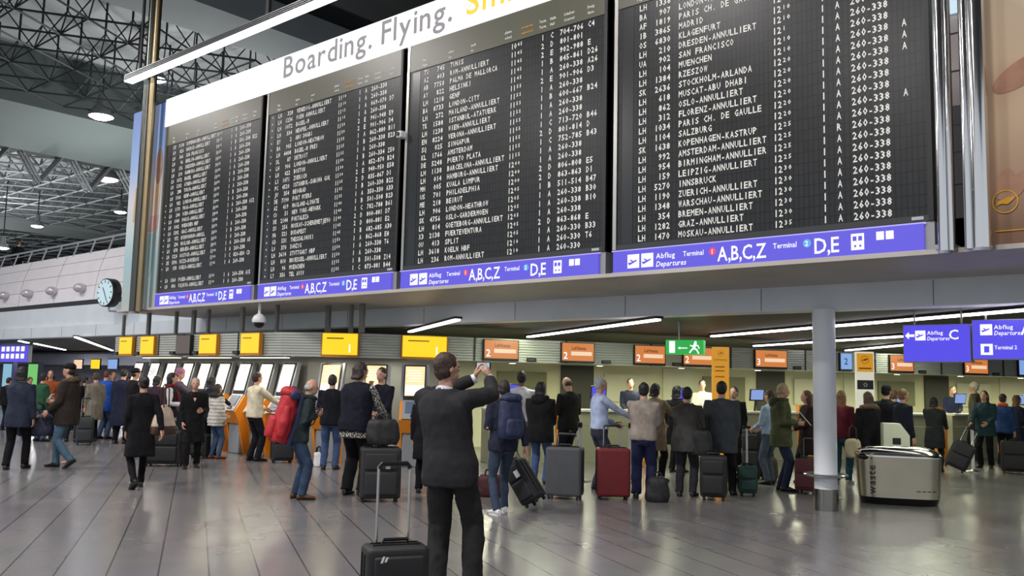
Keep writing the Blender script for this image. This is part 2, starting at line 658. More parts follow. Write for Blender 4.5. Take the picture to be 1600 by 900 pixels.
m_flap = flap_material()
ROWS = [[
    'LH 1118 KOPENHAGEN-ANNULLIERT|1010|1|B|260-338|', 'LH 0826 MADRID-ANNULLIERT|1015|1|A|260-338|', 'LH 0366 SAN FRANCISCO|1015|1|B|501-508|B22',
    'LH 0096 BERLIN-ANNULLIERT|1020|1|A|260-338|', 'LH 0176 DRESDEN-ANNULLIERT|1020|1|A|260-338|', 'LH 0210 HAMBURG-ANNULLIERT|1025|1|A|260-338|',
    'LH 1072 BASEL ANNULLIERT|1030|1|A|260-338|', 'LH 1292 ATHEN-ANNULLIERT|1030|1|B|260-338|', 'LH 0288 TURIN-ANNULLIERT|1030|1|A|260-338|', 'LH 1166 GENF-ANNULLIERT|1035|1|A|260-338|',
    'LH 0932 LONDON-ANNULLIERT|1035|1|B|260-338|', 'LH 1170 PRAG-ANNULLIERT|1040|1|A|260-338|', 'LH 0244 WIEN-ANNULLIERT|1040|1|A|260-338|A12', 'LH 1040 PARIS-ANNULLIERT|1045|1|A|260-338|',
    'LH 1002 MUENCHEN HBF|1045|1||260-338|', 'LH 1392 GRAZ-ANNULLIERT|1050|1|A|260-338|', 'LH 0972 BIRMINGHAM-ANNULL|1050|1|B|260-338|', 'LH 0234 MAILAND-ANNULLIERT|1055|1|A|260-338|',
    'LH 0878 BERGEN-ANNULLIERT|1055|1|A|260-338|A5', 'LH 1224 ROSTOCK-ANNULLIERT|1100|1|A|260-338|', 'DE 1396 NIZZA-BORDEAUX|1100|1|C|820-830|C3', 'LH 0158 KOELN-ANNULLIERT|1105|1|A|260-338|', '',
    'LH 1360 POSEN-ANNULLIERT|1105|1|A|260-338|A15', 'LH 0896 VILNIUS-ANNULLIERT|1110|1|A|260-338|'],
   ['LH 0328 VENEDIG-ANNULLIERT|1110|1|A|260-338|', 'LH 1236 WIEN ANNULLIERT|1110|1|A|260-338|', 'LH 1072 BASEL-M|1115|1|A|069-070|D7', 'LH 0334 NEAPEL-ANNULLIERT|1115|1|A|260-338|',
    'EY 0002 ABU DHABI|1120|2|E|941-948|E9', 'BA 0905 LONDON-HEATHROW|1120|2|E|901-906|D4', 'LH 4408 BASEL-M FREI|1125|1|A|862-880|B11', 'DL 0087 DETROIT|1125|1|B|260-338|E23', 'LH 0906 LONDON-ANNULLIERT|1125|1|A|260-338|',
    'LH 0422 BOSTON|1130|1|B|260-334|Z50', 'LX 1071 ZUERICH|1130|1|A|852-870|B24', 'PC 4520 ISTANBUL-SABIHA GOK|1130|2|E|940-950|E58', 'JU 0354 BEOGRAD|1135|2|D|835-867|D1', 'DE 7190 FORT MYERS|1135|1|B|260-330|B22',
    'AZ 0419 MAILAND-LINATE|1135|1|A|350-330|A33', 'CO 0051 NEW YORK-NEWARK|1140|1|B|501-508|B23', 'DE 2144 FORTALEZA|1140|1|C|782-788|B61', 'SU 0256 MOSKAU-SCHEREMETJEWO|1140|2|D|800-881|D7', 'MA 0521 BUDAPEST|1145|2|D|800-881|E2',
    'A3 0531 THESSALONIKI|1145|1|B|682-685|A30', 'LO 0370 DANZIG|1150|1|A|862-868|E8', 'LH 3614 STUTTGART HBF|1150|1|A|260-338|T6', 'LH 0810 BRUESSEL-ANNULLIERT|1150|1|A|260-338|', 'LH 0096 MUENCHEN|1155|1|B|501-508|Z14', 'LY 0356 TEL AVIV|1155|1|C|873-881|B44'],
   ['TU 745 TUNIS|1045|1|C|704-706|C4', 'AZ 403 ROM-ANNULLIERT|1145|2|D|801-801|', 'AB 7758 PALMA DE MALLORCA|1145|2|E|902-988|E', 'AY 822 HELSINKI|1145|1|B|845-861|D26', 'LH 1218 GENF|1145|1|A|260-338|A26',
    'BA 8733 LONDON-CITY|1155|2|E|901-906|D3', 'LH 272 MAILAND-ANNULLIERT|1155|1|A|260-338|', 'TK 1588 ISTANBUL-ATATUERK|1155|1|B|600-667|B24', 'LH 1238 WIEN-ANNULLIERT|1155|1|A|260-338|', 'EN 8224 VERONA-ANNULLIERT|1155|1|A|260-338|',
    'SQ 025 SINGAPUR|1155|1|C|713-720|B46', 'KL 1766 AMSTERDAM|1155|2|D|801-814|D', 'DE 5248 PUERTO PLATA|1155|1|C|752-785|B43', 'LH 1138 BARCELONA-ANNULLIERT|1155|1|A|260-338|', 'LH 014 HAMBURG-ANNULLIERT|1200|1|A|260-338|',
    'MH 005 KUALA LUMPUR|1200|2|D|806-808|E5', 'US 701 PHILADELPHIA|1200|2|D|863-863|D1', 'ME 218 BEIRUT|1205|1|B|511-514|B47', 'LH 906 LONDON-HEATHROW|1205|1|A|260-338|B30', 'SK 4756 OSLO-GARDERMOEN|1205|1|A|260-338|B10',
    'LH 814 GOETEBORG-ANNULLIERT|1205|1|A|260-338|', 'X3 2138 FUERTEVENTURA|1205|2|D|863-868|E', 'OU 413 SPLIT|1205|1|A|260-330|B33', 'LH 3618 KOELN HBF|1210|1|A|260-330|T6', 'LH 236 ROM-ANNULLIERT|1210|1|A|260-330|'],
   ['LH 1338 BUDAPEST|1210|1|A|260-338|A23', 'BA 907 LONDON-HEATHROW|1210|2|E|263-338|Z19', 'AF 1819 PARIS CH. DE GAULLE|1210|1|A|501-508|A13', 'IB 3865 MADRID|1210|1|B|260-338|A5', 'OS 6830 KLAGENFURT|1210|1|A|260-338|A28', 'LH 210 DRESDEN-ANNULLIERT|1210|1|A|260-338|B31',
    'UA 902 SAN FRANCISCO|121 |1|A|260-338|', 'LH 104 MUENCHEN|1210|1|A|260-338|', 'LH 1384 RZESZOW|1210|1|A|260-338| A', 'SK 2636 STOCKHOLM-ARLANDA|1220|1|A|260-338| A', 'LH 618 MUSCAT-ABU DHABI|1220|1|A|260-338| A', 'LH 862 OSLO-ANNULLIERT|1220|1|A|260-338|',
    'LH 312 FLORENZ-ANNULLIERT|1220|1|A|260-338|', 'LH 1034 PARIS CH. DE GAULLE|1220|1|A|260-338|', 'LH 1104 SALZBURG|1220|1|A|260-338| A', 'SK 1638 KOPENHAGEN-KASTRUP|1225|1|A|260-338|', 'LH 992 AMSTERDAM-ANNULLIERT|1225|1|R|260-338|', 'LH 954 BIRMINGHAM-ANNULLIER|1225|1|A|260-338|',
    'LH 159 LEIPZIG-ANNULLIERT|1225|1|A|260-338|', 'LH 5270 INNSBRUCK|1230|1|A|260-338|', 'LH 1190 ZUERICH-ANNULLIERT|1230|1|A|260-338|', 'LH 1348 WARSCHAU-ANNULLIERT|1230|1|A|260-338|', 'LH 354 BREMEN-ANNULLIERT|1230|1|A|260-338|', 'LH 1282 GRAZ-ANNULLIERT|1230|1|A|260-338|', 'LH 1470 MOSKAU-ANNULLIERT|1235|1|A|260-338|']]
BLAB = ('black split-flap departure board, leftmost of the four, beside the holiday poster',
        'black split-flap departure board, second from the left, with a row of white indicator dots',
        'black split-flap departure board, third from the left, whose first flight goes to Tunis',
        'black split-flap departure board at the right end, ending with the flight to Moskau')
PANELS = ((-18.82, -15.03), (-14.88, -10.95), (-10.84, -6.81), (-6.69, -2.68))
m_violet = glow('lit_violet_sign', (92, 82, 226), 0.95)
m_signtext = glow('lit_white_lettering', (245, 245, 255), 1.15)
m_signred = glow('lit_red', (230, 60, 110), 1.0)
m_signblue = glow('lit_cyan', (90, 170, 235), 1.0)
m_signcase = M('sign_case', (150, 150, 152), 0.4, 0.5)


def plane_icon(mb, x, z, s, y):
    """white square with a slanted aeroplane cut as dark shape is drawn by the caller"""
    mb.add([(x, y, z), (x + s, y, z), (x + s, y, z + s), (x, y, z + s)], [(0, 1, 2, 3)])


def plane_shape(mb, x, z, s, y, up=True):
    pts = [(-.4, -.03), (.28, -.03), (.42, .05), (.28, .1), (.08, .1), (-.1, .34), (-.2, .34), (-.08, .1), (-.28, .1), (-.36, .2), (-.43, .2)]
    a = rad(24 if up else -20)
    mb.add([(x + s * (px * math.cos(a) - pz * math.sin(a)), y, z + s * (px * math.sin(a) + pz * math.cos(a))) for px, pz in pts], [(0, 1, 2, 3, 4), (4, 5, 6, 7), (7, 8, 9, 10), (0, 4, 7), (0, 7, 10)])


for bi, (x0, x1) in enumerate(PANELS):
    W = x1 - x0
    t = thing('departure_board', BLAB[bi], 'departure board', (x0, YB, 3.0), 0, 'split-flap departure boards')
    fr = MB()
    fr.bb(0, W, 0.02, 0.34, 0.36, 4.12)
    obj('casing', fr, m_case, t)
    ed = MB()
    ed.bb(0, 0.055, -0.02, 0.1, 0.36, 4.12)
    obj('edge_strip', ed, m_edge, t)
    ed = MB()
    ed.bb(W - 0.05, W, -0.02, 0.1, 0.36, 4.12)
    obj('edge_strip', ed, m_case, t)
    obj('lower_rail', MB().bb(0.055, W - 0.05, -0.01, 0.06, 0.36, 0.425), M('board_rail', (46, 48, 50), 0.35), t)
    obj('header_plate', MB().bb(0.055, W - 0.05, -0.012, 0.05, 3.67, 4.12), m_header, t)
    o = obj('flap_field', MB().bb(0.055, W - 0.05, 0.0, 0.05, 0.425, 3.67), m_flap, t)
    hd = MB()
    ho = MB()
    for hx, a, b_, mm in ((0.36, 'Flug', 'Flight', hd), (0.95, 'ueber', 'via', hd), (1.44, 'nach', 'to', hd), (2.14, 'planm.', 'sched.', hd), (2.46, 'erwartet', 'expected', ho), (2.8, 'Term.', 'Term.', hd), (3.0, 'Halle', 'Hall', hd), (3.25, 'Schalter', 'Counter', hd), (3.66, 'Steig', 'Gate', hd)):
        for q, s_ in enumerate((a, b_)):
            write(mm, s_, hx * W / 4, 3.82 - q * 0.085 - (0 if hx > 2 else 0.03), 0.043, -0.018, res=1, sx=0.85)
    obj('column_headings', hd, m_flapwhite, t, fix=False)
    obj('orange_heading', ho, m_flaporange, t, fix=False)['label'] = 'orange column heading'
    sc_ = W / 4.0
    for k, row in enumerate(ROWS[bi]):
        if not row:
            continue
        zc = 0.4895 + (24 - k) * 0.1295 - 0.042
        left, tm, term, hall, cnt, gate = row.split('|')
        al, fl, dest = left[:2], left[3:left.index(' ', 3)], left[left.index(' ', 3) + 1:]
        mb = MB()
        kw = dict(y=-0.005, res=1)
        write(mb, al, 0.385 * sc_, zc, 0.084, cell=0.0595 * sc_, **kw)
        fl = fl.lstrip('0') or '0' if len(fl) == 4 and bi < 2 else fl
        write(mb, fl, (0.865 - 0.0595 * len(fl)) * sc_, zc, 0.084, cell=0.0595 * sc_, **kw)
        write(mb, dest[:21], 0.98 * sc_, zc, 0.084, cell=0.0595 * sc_, **kw)
        write(mb, tm[:2], 2.25 * sc_, zc, 0.084, cell=0.058 * sc_, **kw)
        write(mb, tm[2:], 2.37 * sc_, zc + 0.026, 0.055, cell=0.055 * sc_, **kw)
        write(mb, term, 2.83 * sc_, zc, 0.084, cell=0.0595 * sc_, **kw)
        write(mb, hall, 3.0 * sc_, zc, 0.084, cell=0.0595 * sc_, **kw)
        write(mb, cnt, 3.17 * sc_, zc, 0.084, cell=0.0595 * sc_, **kw)
        write(mb, gate, 3.66 * sc_, zc, 0.084, cell=0.0595 * sc_, **kw)
        if bi == 1 or (bi == 0 and k > 9):  # white dots; on the leftmost board they paint a reflection
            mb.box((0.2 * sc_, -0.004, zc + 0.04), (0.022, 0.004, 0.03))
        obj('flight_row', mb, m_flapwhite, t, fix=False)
    obj('indicator_column', MB().bb(0.13, 0.3 * sc_, -0.004, 0.02, 0.43, 3.64), M('indicator_strip', ((30, 34, 36), (24, 66, 60), (34, 38, 42), (20, 20, 22))[bi], 0.25), t, fix=True)
    obj('maker_plate', MB().bb(W - 0.22, W - 0.1, -0.016, 0.0, 0.38, 0.415), M('plate_grey', (180, 180, 180), 0.5), t)
    # violet direction sign under the board
    s = thing('direction_sign', 'long lit violet direction sign under the ' + ('leftmost', 'second', 'third', 'rightmost')[bi] + ' departure board, with hall letters', 'sign', (x0, YB, 3.0), 0, 'violet signs under the boards')
    obj('case', MB().bb(0.0, W, 0.0, 0.3, 0.05, 0.355), m_signcase, s)
    obj('face', MB().bb(0.02, W - 0.1, -0.03, 0.0, 0.055, 0.335), m_violet, s)
    rim = MB()
    for q in ((0.0, W - 0.08, 0.335, 0.35), (0.0, W - 0.08, 0.042, 0.057)):
        rim.bb(q[0], q[1], -0.034, 0.0, q[2], q[3])
    obj('rim', rim, glow('lit_lilac', (190, 180, 250), 0.9), s)
    mb = MB()
    dk = MB()
    for ix, up in ((0.25, True), (0.46, True)):
        plane_icon(mb, ix * sc_, 0.1, 0.18, -0.034)
        plane_shape(dk, ix * sc_ + 0.09, 0.17, 0.17, -0.037, up)
    obj('pictograms', mb, m_signtext, s, fix=False)
    obj('pictogram_planes', dk, m_violet, s, fix=False)
    mb = MB()
    kw = dict(y=-0.034, res=2)
    write(mb, 'Abflug', 0.68 * sc_, 0.2, 0.07, slant=0.0, **kw)
    write(mb, 'Departures', 0.68 * sc_, 0.095, 0.07, slant=0.25, sx=0.9, **kw)
    write(mb, 'Terminal', 1.07 * sc_, 0.2, 0.065, sx=0.85, **kw)
    write(mb, 'Terminal', 2.25 * sc_, 0.2, 0.065, sx=0.85, **kw)
    obj('small_lettering', mb, m_signtext, s, fix=False)
    mb = MB()
    write(mb, 'A,B,C,Z', 1.54 * sc_, 0.105, 0.18, sx=0.78, gap=0.05, **kw)
    write(mb, 'D,E', 2.74 * sc_, 0.105, 0.18, sx=0.85, gap=0.05, **kw)
    obj('hall_letters', mb, m_signtext, s, fix=False)
    for cx, mm, ch in ((1.475, m_signred, '1'), (2.655, m_signblue, '2')):
        c = MB()
        c.add([(cx * sc_ + 0.048 * math.cos(a * PI / 9), -0.034, 0.23 + 0.048 * math.sin(a * PI / 9)) for a in range(18)], [tuple(range(18))])
        b_ = obj('terminal_badge', c, mm, s, fix=False)
        b_['label'] = 'red terminal badge' if ch == '1' else 'blue terminal badge'
        nb = MB()
        write(nb, ch, cx * sc_, 0.2, 0.06, y=-0.038, align='C')
        obj('badge_number', nb, m_signtext, b_, fix=False)
    mb = MB()
    mb.bb(3.15 * sc_, 3.29 * sc_, -0.035, -0.031, 0.11, 0.29)
    mb.bb(3.42 * sc_, 3.5 * sc_, -0.035, -0.031, 0.2, 0.29)
    mb.bb(3.52 * sc_, 3.6 * sc_, -0.035, -0.031, 0.2, 0.29)
    obj('train_pictogram', mb, m_signtext, s)
    mb = MB()
    mb.bb(3.17 * sc_, 3.21 * sc_, -0.039, -0.035, 0.21, 0.26)
    mb.bb(3.23 * sc_, 3.27 * sc_, -0.039, -0.035, 0.21, 0.26)
    for q in (3.185, 3.24):
        mb.bb(q * sc_, (q + 0.02) * sc_, -0.039, -0.035, 0.14, 0.165)
    obj('train_windows', mb, m_violet, s)

# structure between and behind the boards
bk = MB().bb(-18.85, -2.6, 10.18, 10.3, 3.05, 7.1)
struct('wall_board', bk, m_black)

# backlit slogan banner over the boards
bn = thing('banner', 'long backlit white slogan banner running above the departure boards', 'banner', (-18.86, YB, 7.13))
obj('lightbox', MB().bb(0, 16.2, 0.0, 0.36, 0.0, 0.63), M('lightbox_case', (200, 200, 200), 0.5), bn)
obj('face', MB().bb(0.0, 16.2, -0.03, 0.0, 0.0, 0.63), glow('backlit_white', (252, 250, 250), 1.25), bn)
lettering('grey_slogan', 'Boarding. Flying.', 4.5, 0.19, 0.43, M('slogan_grey', (150, 148, 152), 0.6), bn, y=-0.035, res=4, sx=1.07, gap=0.1).__setitem__('label', 'grey slogan lettering')
lettering('yellow_slogan', 'Smiling.', 9.36, 0.19, 0.43, glow('slogan_yellow', (248, 214, 40), 1.0), bn, y=-0.035, res=4, sx=1.12, gap=0.115).__setitem__('label', 'yellow slogan lettering')

# light bar in front of the banner
lbp = on_y(200, 130, 9.38)
lb = thing('light_bar', 'long aluminium light bar with a glowing lower edge above the white banner', 'light bar', lbp)
obj('housing', MB().bb(0, 14, -0.1, 0.1, 0.03, 0.16), M('aluminium', (150, 154, 156), 0.3, 0.9), lb)
gr_ = MB()
for k in range(3):
    gr_.bb(0.02, 13.98, -0.112, -0.1, 0.045 + k * 0.038, 0.06 + k * 0.038)
obj('grooves', gr_, M('groove_dark', (50, 52, 54), 0.5), lb)
obj('diffuser', MB().bb(0.02, 13.98, -0.1, 0.1, 0.0, 0.03), glow('light_bar_white', (235, 245, 250), 2.2), lb)
obj('bracket', MB().bb(5.5, 5.6, -0.03, 0.03, 0.16, 12.89 - lbp.z), m_tube, lb)
obj('bracket', MB().bb(0.42, 0.5, 0.02, 0.06, 0.16, 12.89 - lbp.z), m_tube, lb)


# posts in front of the posters
def post(name, label, x, y, tubes, z0, z1):
    t = thing(name, label, 'post', (x, y, 0))
    for i, (dx, r, mt) in enumerate(tubes):
        obj('tube', MB().lathe([(r, z0), (r, z1)], 24, (dx, 0, 0)), mt, t, smooth=True)
    obj('end_cap', MB().lathe([(tubes[0][1] * 1.04, z0 - 0.03), (tubes[0][1] * 1.04, z0)], 24, (tubes[0][0], 0, 0)), m_signcase, t)
    obj('clamp', MB().bb(-0.09, 0.09, 0.0, 0.24, z0 + 0.02, z0 + 0.07), m_signcase, t)
    return t


lp = on_y(212, 487, 9.6)
post('support_post', 'tall brassy steel tube post standing in front of the holiday poster', lp.x, 9.6, ((-0.1, 0.1, M('post_dark_steel', (90, 92, 88), 0.3, 1.0)), (0.14, 0.075, M('post_brass', (150, 134, 104), 0.35, 1.0))), lp.z, 12.88)
p1 = on_y(1476, 392, 9.6)
post('support_post', 'slim polished steel tube at the right edge of the last departure board', p1.x, 9.6, ((0, 0.06, m_chrome), (0.07, 0.03, m_chrome)), p1.z, 12.88)
p2 = on_y(1531, 388, 9.55)
post('support_post', 'thick polished steel tube at the left edge of the portrait poster', p2.x, 9.55, ((0.02, 0.09, m_chrome), (-0.085, 0.05, m_chrome)), p2.z, 12.88)


# posters
def ramp_material(name, stops, noise_amt, nscale, axis='Z', lo=0.0, hi=1.0):
    mt = M(name, (128, 128, 128), 0.5)
    nt = mt.node_tree
    b = nt.nodes['Principled BSDF']
    tc = nt.nodes.new('ShaderNodeTexCoord')
    sp = nt.nodes.new('ShaderNodeSeparateXYZ')
    nt.links.new(tc.outputs['Object'], sp.inputs[0])
    mr = nt.nodes.new('ShaderNodeMapRange')
    mr.inputs['From Min'].default_value = lo
    mr.inputs['From Max'].default_value = hi
    nt.links.new(sp.outputs[axis], mr.inputs['Value'])
    n = nt.nodes.new('ShaderNodeTexNoise')
    n.inputs['Scale'].default_value = nscale
    n.inputs['Detail'].default_value = 1
    nt.links.new(tc.outputs['Object'], n.inputs['Vector'])
    ma = nt.nodes.new('ShaderNodeMath')
    ma.operation = 'MULTIPLY_ADD'
    ma.inputs[1].default_value = noise_amt
    nt.links.new(n.outputs['Fac'], ma.inputs[0])
    nt.links.new(mr.outputs['Result'], ma.inputs[2])
    sb = nt.nodes.new('ShaderNodeMath')
    sb.operation = 'SUBTRACT'
    sb.inputs[1].default_value = noise_amt / 2
    nt.links.new(ma.outputs[0], sb.inputs[0])
    r = nt.nodes.new('ShaderNodeValToRGB')
    els = r.color_ramp.elements
    while len(els) < len(stops):
        els.new(0.5)
    for e, (p, c) in zip(els, stops):
        e.position = p
        e.color = lin(c)
    nt.links.new(sb.outputs[0], r.inputs['Fac'])
    nt.links.new(r.outputs['Color'], b.inputs['Base Color'])
    return mt


po = thing('holiday_poster', 'tall pale blue poster with a blurred beach figure, left of the departure boards', 'poster', (-20.5, 9.84, 3.0))
obj('print', MB().bb(0, 1.62, 0, 0.06, 0.05, 4.75), ramp_material('poster_beach', [(0.0, (176, 184, 178)), (0.25, (158, 190, 196)), (0.42, (196, 206, 206)), (0.55, (206, 206, 208)), (0.72, (150, 178, 222)), (1.0, (106, 138, 204))], 0.12, 1.4, 'Z', 0, 4.7), po)


def blob(name, pts, mat, parent, y):
    return obj(name, MB().add([(x, y, z) for x, z in pts], [tuple(range(len(pts)))]), mat, parent, fix=False)


def ell(cx, cz, rx, rz, n=18, rot=0.0):
    out = []
    for k in range(n):
        a = 2 * PI * k / n
        x, z = rx * math.cos(a), rz * math.sin(a)
        out.append((cx + x * math.cos(rot) - z * math.sin(rot), cz + x * math.sin(rot) + z * math.cos(rot)))
    return out


blob('printed_legs', [(1.1, 1.75), (1.42, 1.78), (1.36, 1.0), (1.2, 0.75), (1.1, 1.1)], M('print_water', (150, 178, 176), 0.6), po, -0.006)
blob('printed_body', [(1.17, 2.1), (1.46, 2.1), (1.5, 2.6), (1.52, 3.05), (1.25, 3.1), (1.14, 2.75)], M('print_skin', (212, 184, 158), 0.6, 0, 0.06, 5), po, -0.007)
blob('printed_shorts', [(1.05, 1.8), (1.46, 1.8), (1.5, 2.15), (1.16, 2.15)], M('print_pink', (204, 156, 152), 0.6), po, -0.008)
blob('printed_hair', ell(1.38, 3.28, 0.15, 0.42), M('print_hair', (170, 134, 114), 0.6, 0, 0.1, 4), po, -0.009)
blob('printed_stripe', [(0.3, 2.1), (0.62, 2.1), (0.66, 2.9), (0.34, 2.9)], M('print_sand', (196, 160, 124), 0.6), po, -0.006)

pr_ = thing('portrait_poster', 'huge poster of a blurred close-up in skin tones at the right edge', 'poster', (-2.36, 9.86, 3.05))
obj('print', MB().bb(0, 2.6, 0, 0.06, 0.0, 6.5), ramp_material('poster_skin', [(0.0, (120, 86, 62)), (0.3, (172, 138, 112)), (0.55, (200, 172, 140)), (0.8, (190, 168, 140)), (1.0, (226, 206, 190))], 0.9, 0.9, 'Z', -0.4, 3.4), pr_)
blob('printed_shadow', ell(0.55, 1.75, 0.34, 0.13, rot=0.5), M('print_lip', (170, 124, 98), 0.6, 0, 0.15, 6), pr_, -0.005)
blob('printed_finger', ell(0.33, 0.62, 0.09, 0.16, rot=-0.3), M('print_finger', (178, 134, 106), 0.6, 0, 0.1, 8), pr_, -0.006)
blob('printed_finger', ell(0.45, 0.6, 0.07, 0.15, rot=-0.5), M('print_finger'), pr_, -0.007)
ml = M('poster_yellow', (226, 168, 40), 0.5)
ring = MB()
cx, cz = on_y(1571, 315, 9.86).x + 2.36, on_y(1571, 315, 9.86).z - 3.05
for k in range(36):
    a, b_ = 2 * PI * k / 36, 2 * PI * (k + 1) / 36
    ring.add([(cx + r * math.cos(q), -0.012, cz + r * math.sin(q)) for q, r in ((a, 0.118), (b_, 0.118), (b_, 0.106), (a, 0.106))], [(0, 1, 2, 3)])
obj('ring_emblem', ring, ml, pr_, fix=False)
bird = [(-.09, -.035), (-.03, -.02), (.02, -.03), (.075, .015), (.09, .05), (.05, .035), (.03, .05), (.0, .03), (-.03, .02), (-.055, .01)]
blob('bird_emblem', [(cx + x, cz + z) for x, z in bird], ml, pr_, -0.012)
obj('yellow_line', MB().bb(cx - 0.1, cx + 2.0, -0.012, 0.0, cz - 0.3, cz - 0.29), ml, pr_)

# dome camera under the second board and the small camera in the gap between boards
dc = thing('security_camera', 'round white dome camera hanging under the second violet sign', 'security camera', on_y(405, 500, 9.9))
obj('dome', MB().ball((0, 0, -0.06), 0.1, 14), m_black, dc, smooth='all')
obj('housing', MB().lathe([(0.13, -0.05), (0.14, 0.0), (0.1, 0.08), (0.04, 0.12)], 18), m_white, dc, smooth=True)
obj('stem', MB().tube([(0, 0, 0.1), (0, 0, 3.02 - dc.location.z)], 0.03, 8), m_white, dc)
sc2 = thing('security_camera', 'small white camera fixed in the dark gap between the second and third departure boards', 'security camera', (on_y(628, 211, 9.75).x, 9.75, on_y(628, 211, 9.75).z))
obj('housing', MB().box((0, 0, 0), (0.12, 0.16, 0.12)), m_white, sc2, bevel=0.03)
obj('lens', MB().tube([(0, -0.08, 0), (0, -0.1, 0)], 0.035, 12), m_black, sc2)
obj('arm', MB().tube([(0, 0.05, 0), (0, 0.45, 0)], 0.025, 8), m_white, sc2)


# ================================================================== COLUMN, BIN, HANGING SIGNS
cpos = on_z(1291, 797)
cl = thing('column', 'round white column with a steel foot and a ring shelf, left of the waste bin', 'column', cpos)
obj('shaft', MB().lathe([(0.148, 0.28), (0.148, 2.665)], 36), M('column_white', (226, 230, 234), 0.3, 0, 0.02, 2), cl, smooth=True)
obj('steel_foot', MB().lathe([(0.156, 0), (0.156, 0.28)], 36), M('foot_steel', (150, 148, 142), 0.14, 1.0), cl, smooth=True)['label'] = 'steel foot'
obj('ring_shelf', MB().lathe([(0.14, 0.43), (0.22, 0.43), (0.285, 0.452), (0.29, 0.468), (0.28, 0.478), (0.14, 0.478)], 40), M('ring_metal', (186, 186, 184), 0.2, 0.9), cl, smooth=True)['label'] = 'steel ring shelf'

binp = (on_z(1345, 794) + on_z(1462, 794)) / 2
binp = on_z(1404, 786)
bt = thing('waste_bin', 'large oval brushed steel waste bin with black plinth beside the white column', 'waste bin', binp, rad(24))


def sellipse(a, b, z, n=56, e=0.62, dy=0.0):
    out = []
    for j in range(n):
        t = 2 * PI * j / n
        c, s_ = math.cos(t), math.sin(t)
        out.append((a * math.copysign(abs(c) ** e, c), dy + b * math.copysign(abs(s_) ** e, s_), z))
    return out


m_bin = M('bin_steel', (196, 188, 168), 0.24, 1.0, 0.04, 3)
obj('body', MB().loft([sellipse(0.535, 0.33, 0.1), sellipse(0.535, 0.33, 0.12), sellipse(0.565, 0.355, 0.66)]), m_bin, bt, smooth=True)
obj('plinth', MB().loft([sellipse(0.5, 0.3, 0.0), sellipse(0.53, 0.325, 0.1)]), m_black, bt, smooth=True)
obj('lid', MB().loft([sellipse(0.575, 0.365, 0.66), sellipse(0.575, 0.365, 0.685), sellipse(0.53, 0.34, 0.74), sellipse(0.42, 0.26, 0.785), sellipse(0.2, 0.12, 0.8)]), M('bin_lid_steel', (200, 198, 190), 0.16, 1.0), bt, smooth=True)
ho = MB().tube([(-0.5, -0.25, 0.62), (-0.3, -0.31, 0.72), (-0.1, -0.24, 0.78)], [0.02, 0.022, 0.016], 8)
obj('opening_rim', ho, m_chrome, bt, smooth=True)
obj('opening', MB().ball((-0.46, -0.235, 0.655), (0.1, 0.075, 0.055), 14, Matrix.Rotation(rad(-25), 3, 'Z')), m_black, bt, smooth='all')


def bin_y(x, z):
    a, b = 0.535 + 0.03 * (z - 0.12) / 0.54, 0.33 + 0.025 * (z - 0.12) / 0.54
    u = min(0.999, abs(x) / a) ** (1 / 0.62)
    return -b * (math.sqrt(1 - u * u) ** 0.62) - 0.004


tmp = MB()
write(tmp, 'waste', 0, 0, 0.105, 0, res=3, gap=0.12, sx=1.0)
write(tmp, '-', 0.48, 0.02, 0.09, 0)
tmp.v = [(-0.33 - z, 0, 0.14 + x) for x, y, z in tmp.v]
tmp.v = [(x, bin_y(x, z), z) for x, y, z in tmp.v]
obj('waste_lettering', tmp, M('bin_print', (48, 46, 44), 0.6), bt, fix=False)
tmp = MB()
for k in range(4):
    tmp.add([(0.2 + k * 0.07 + dx, bin_y(0.2 + k * 0.07 + dx, 0.2), 0.2 + dz) for dx, dz in ((0, 0), (0.05, 0), (0.05, 0.012), (0, 0.012))], [(0, 1, 2, 3)])
obj('small_print', tmp, M('bin_print'), bt, fix=False)


def hung_sign(name, label, cat, xa, ya, xb, yb, Y, depth, mat, group=None, mount=None):
    """box sign whose front is in the plane y=Y; returns empty at its lower left front corner, width, height"""
    a, b = on_y(xa, yb, Y), on_y(xb, ya, Y)
    w = on_y(xb, yb, Y).x - a.x
    h = on_y(xa, ya, Y).z - a.z
    t = thing(name, label, cat, (a.x, Y, a.z), 0, group)
    obj('case', MB().bb(0, w, 0, depth, 0, h), m_signcase, t)
    obj('face', MB().bb(0.01, w - 0.01, -0.012, 0, 0.012, h - 0.01), mat, t)
    if mount:
        for u in (0.15, 0.85):
            obj('hanging_rod', MB().tube([(w * u, depth / 2, h), (w * u, depth / 2, mount - a.z)], 0.012, 8), m_signcase, t)
    return t, w, h


m_blue = glow('lit_blue_violet_sign', (84, 74, 232), 1.0)
s1, w, h = hung_sign('direction_sign', 'hanging blue sign with an arrow and the letter C, left one of the pair', 'sign', 1412, 508, 1518, 566, 12.6, 0.16, m_blue, 'blue hanging signs', 2.66)
mb = MB()
plane_icon(mb, 0.16, h - 0.21, 0.13, -0.016)
mb.add([(0.03, -0.016, h - 0.145), (0.08, -0.016, h - 0.095), (0.08, -0.016, h - 0.128), (0.15, -0.016, h - 0.128), (0.15, -0.016, h - 0.162), (0.08, -0.016, h - 0.162), (0.08, -0.016, h - 0.195)], [(0, 6, 5, 4, 3, 2, 1)])
write(mb, 'Abflug', 0.31, h - 0.135, 0.05, -0.016)
write(mb, 'Departures', 0.31, h - 0.21, 0.05, -0.016, slant=0.2, sx=0.8)
write(mb, 'C', 0.58, h - 0.2, 0.13, -0.016)
obj('lettering', mb, m_signtext, s1, fix=False)
dk = MB()
plane_shape(dk, 0.225, h - 0.155, 0.12, -0.019)
obj('pictogram', dk, m_blue, s1, fix=False)
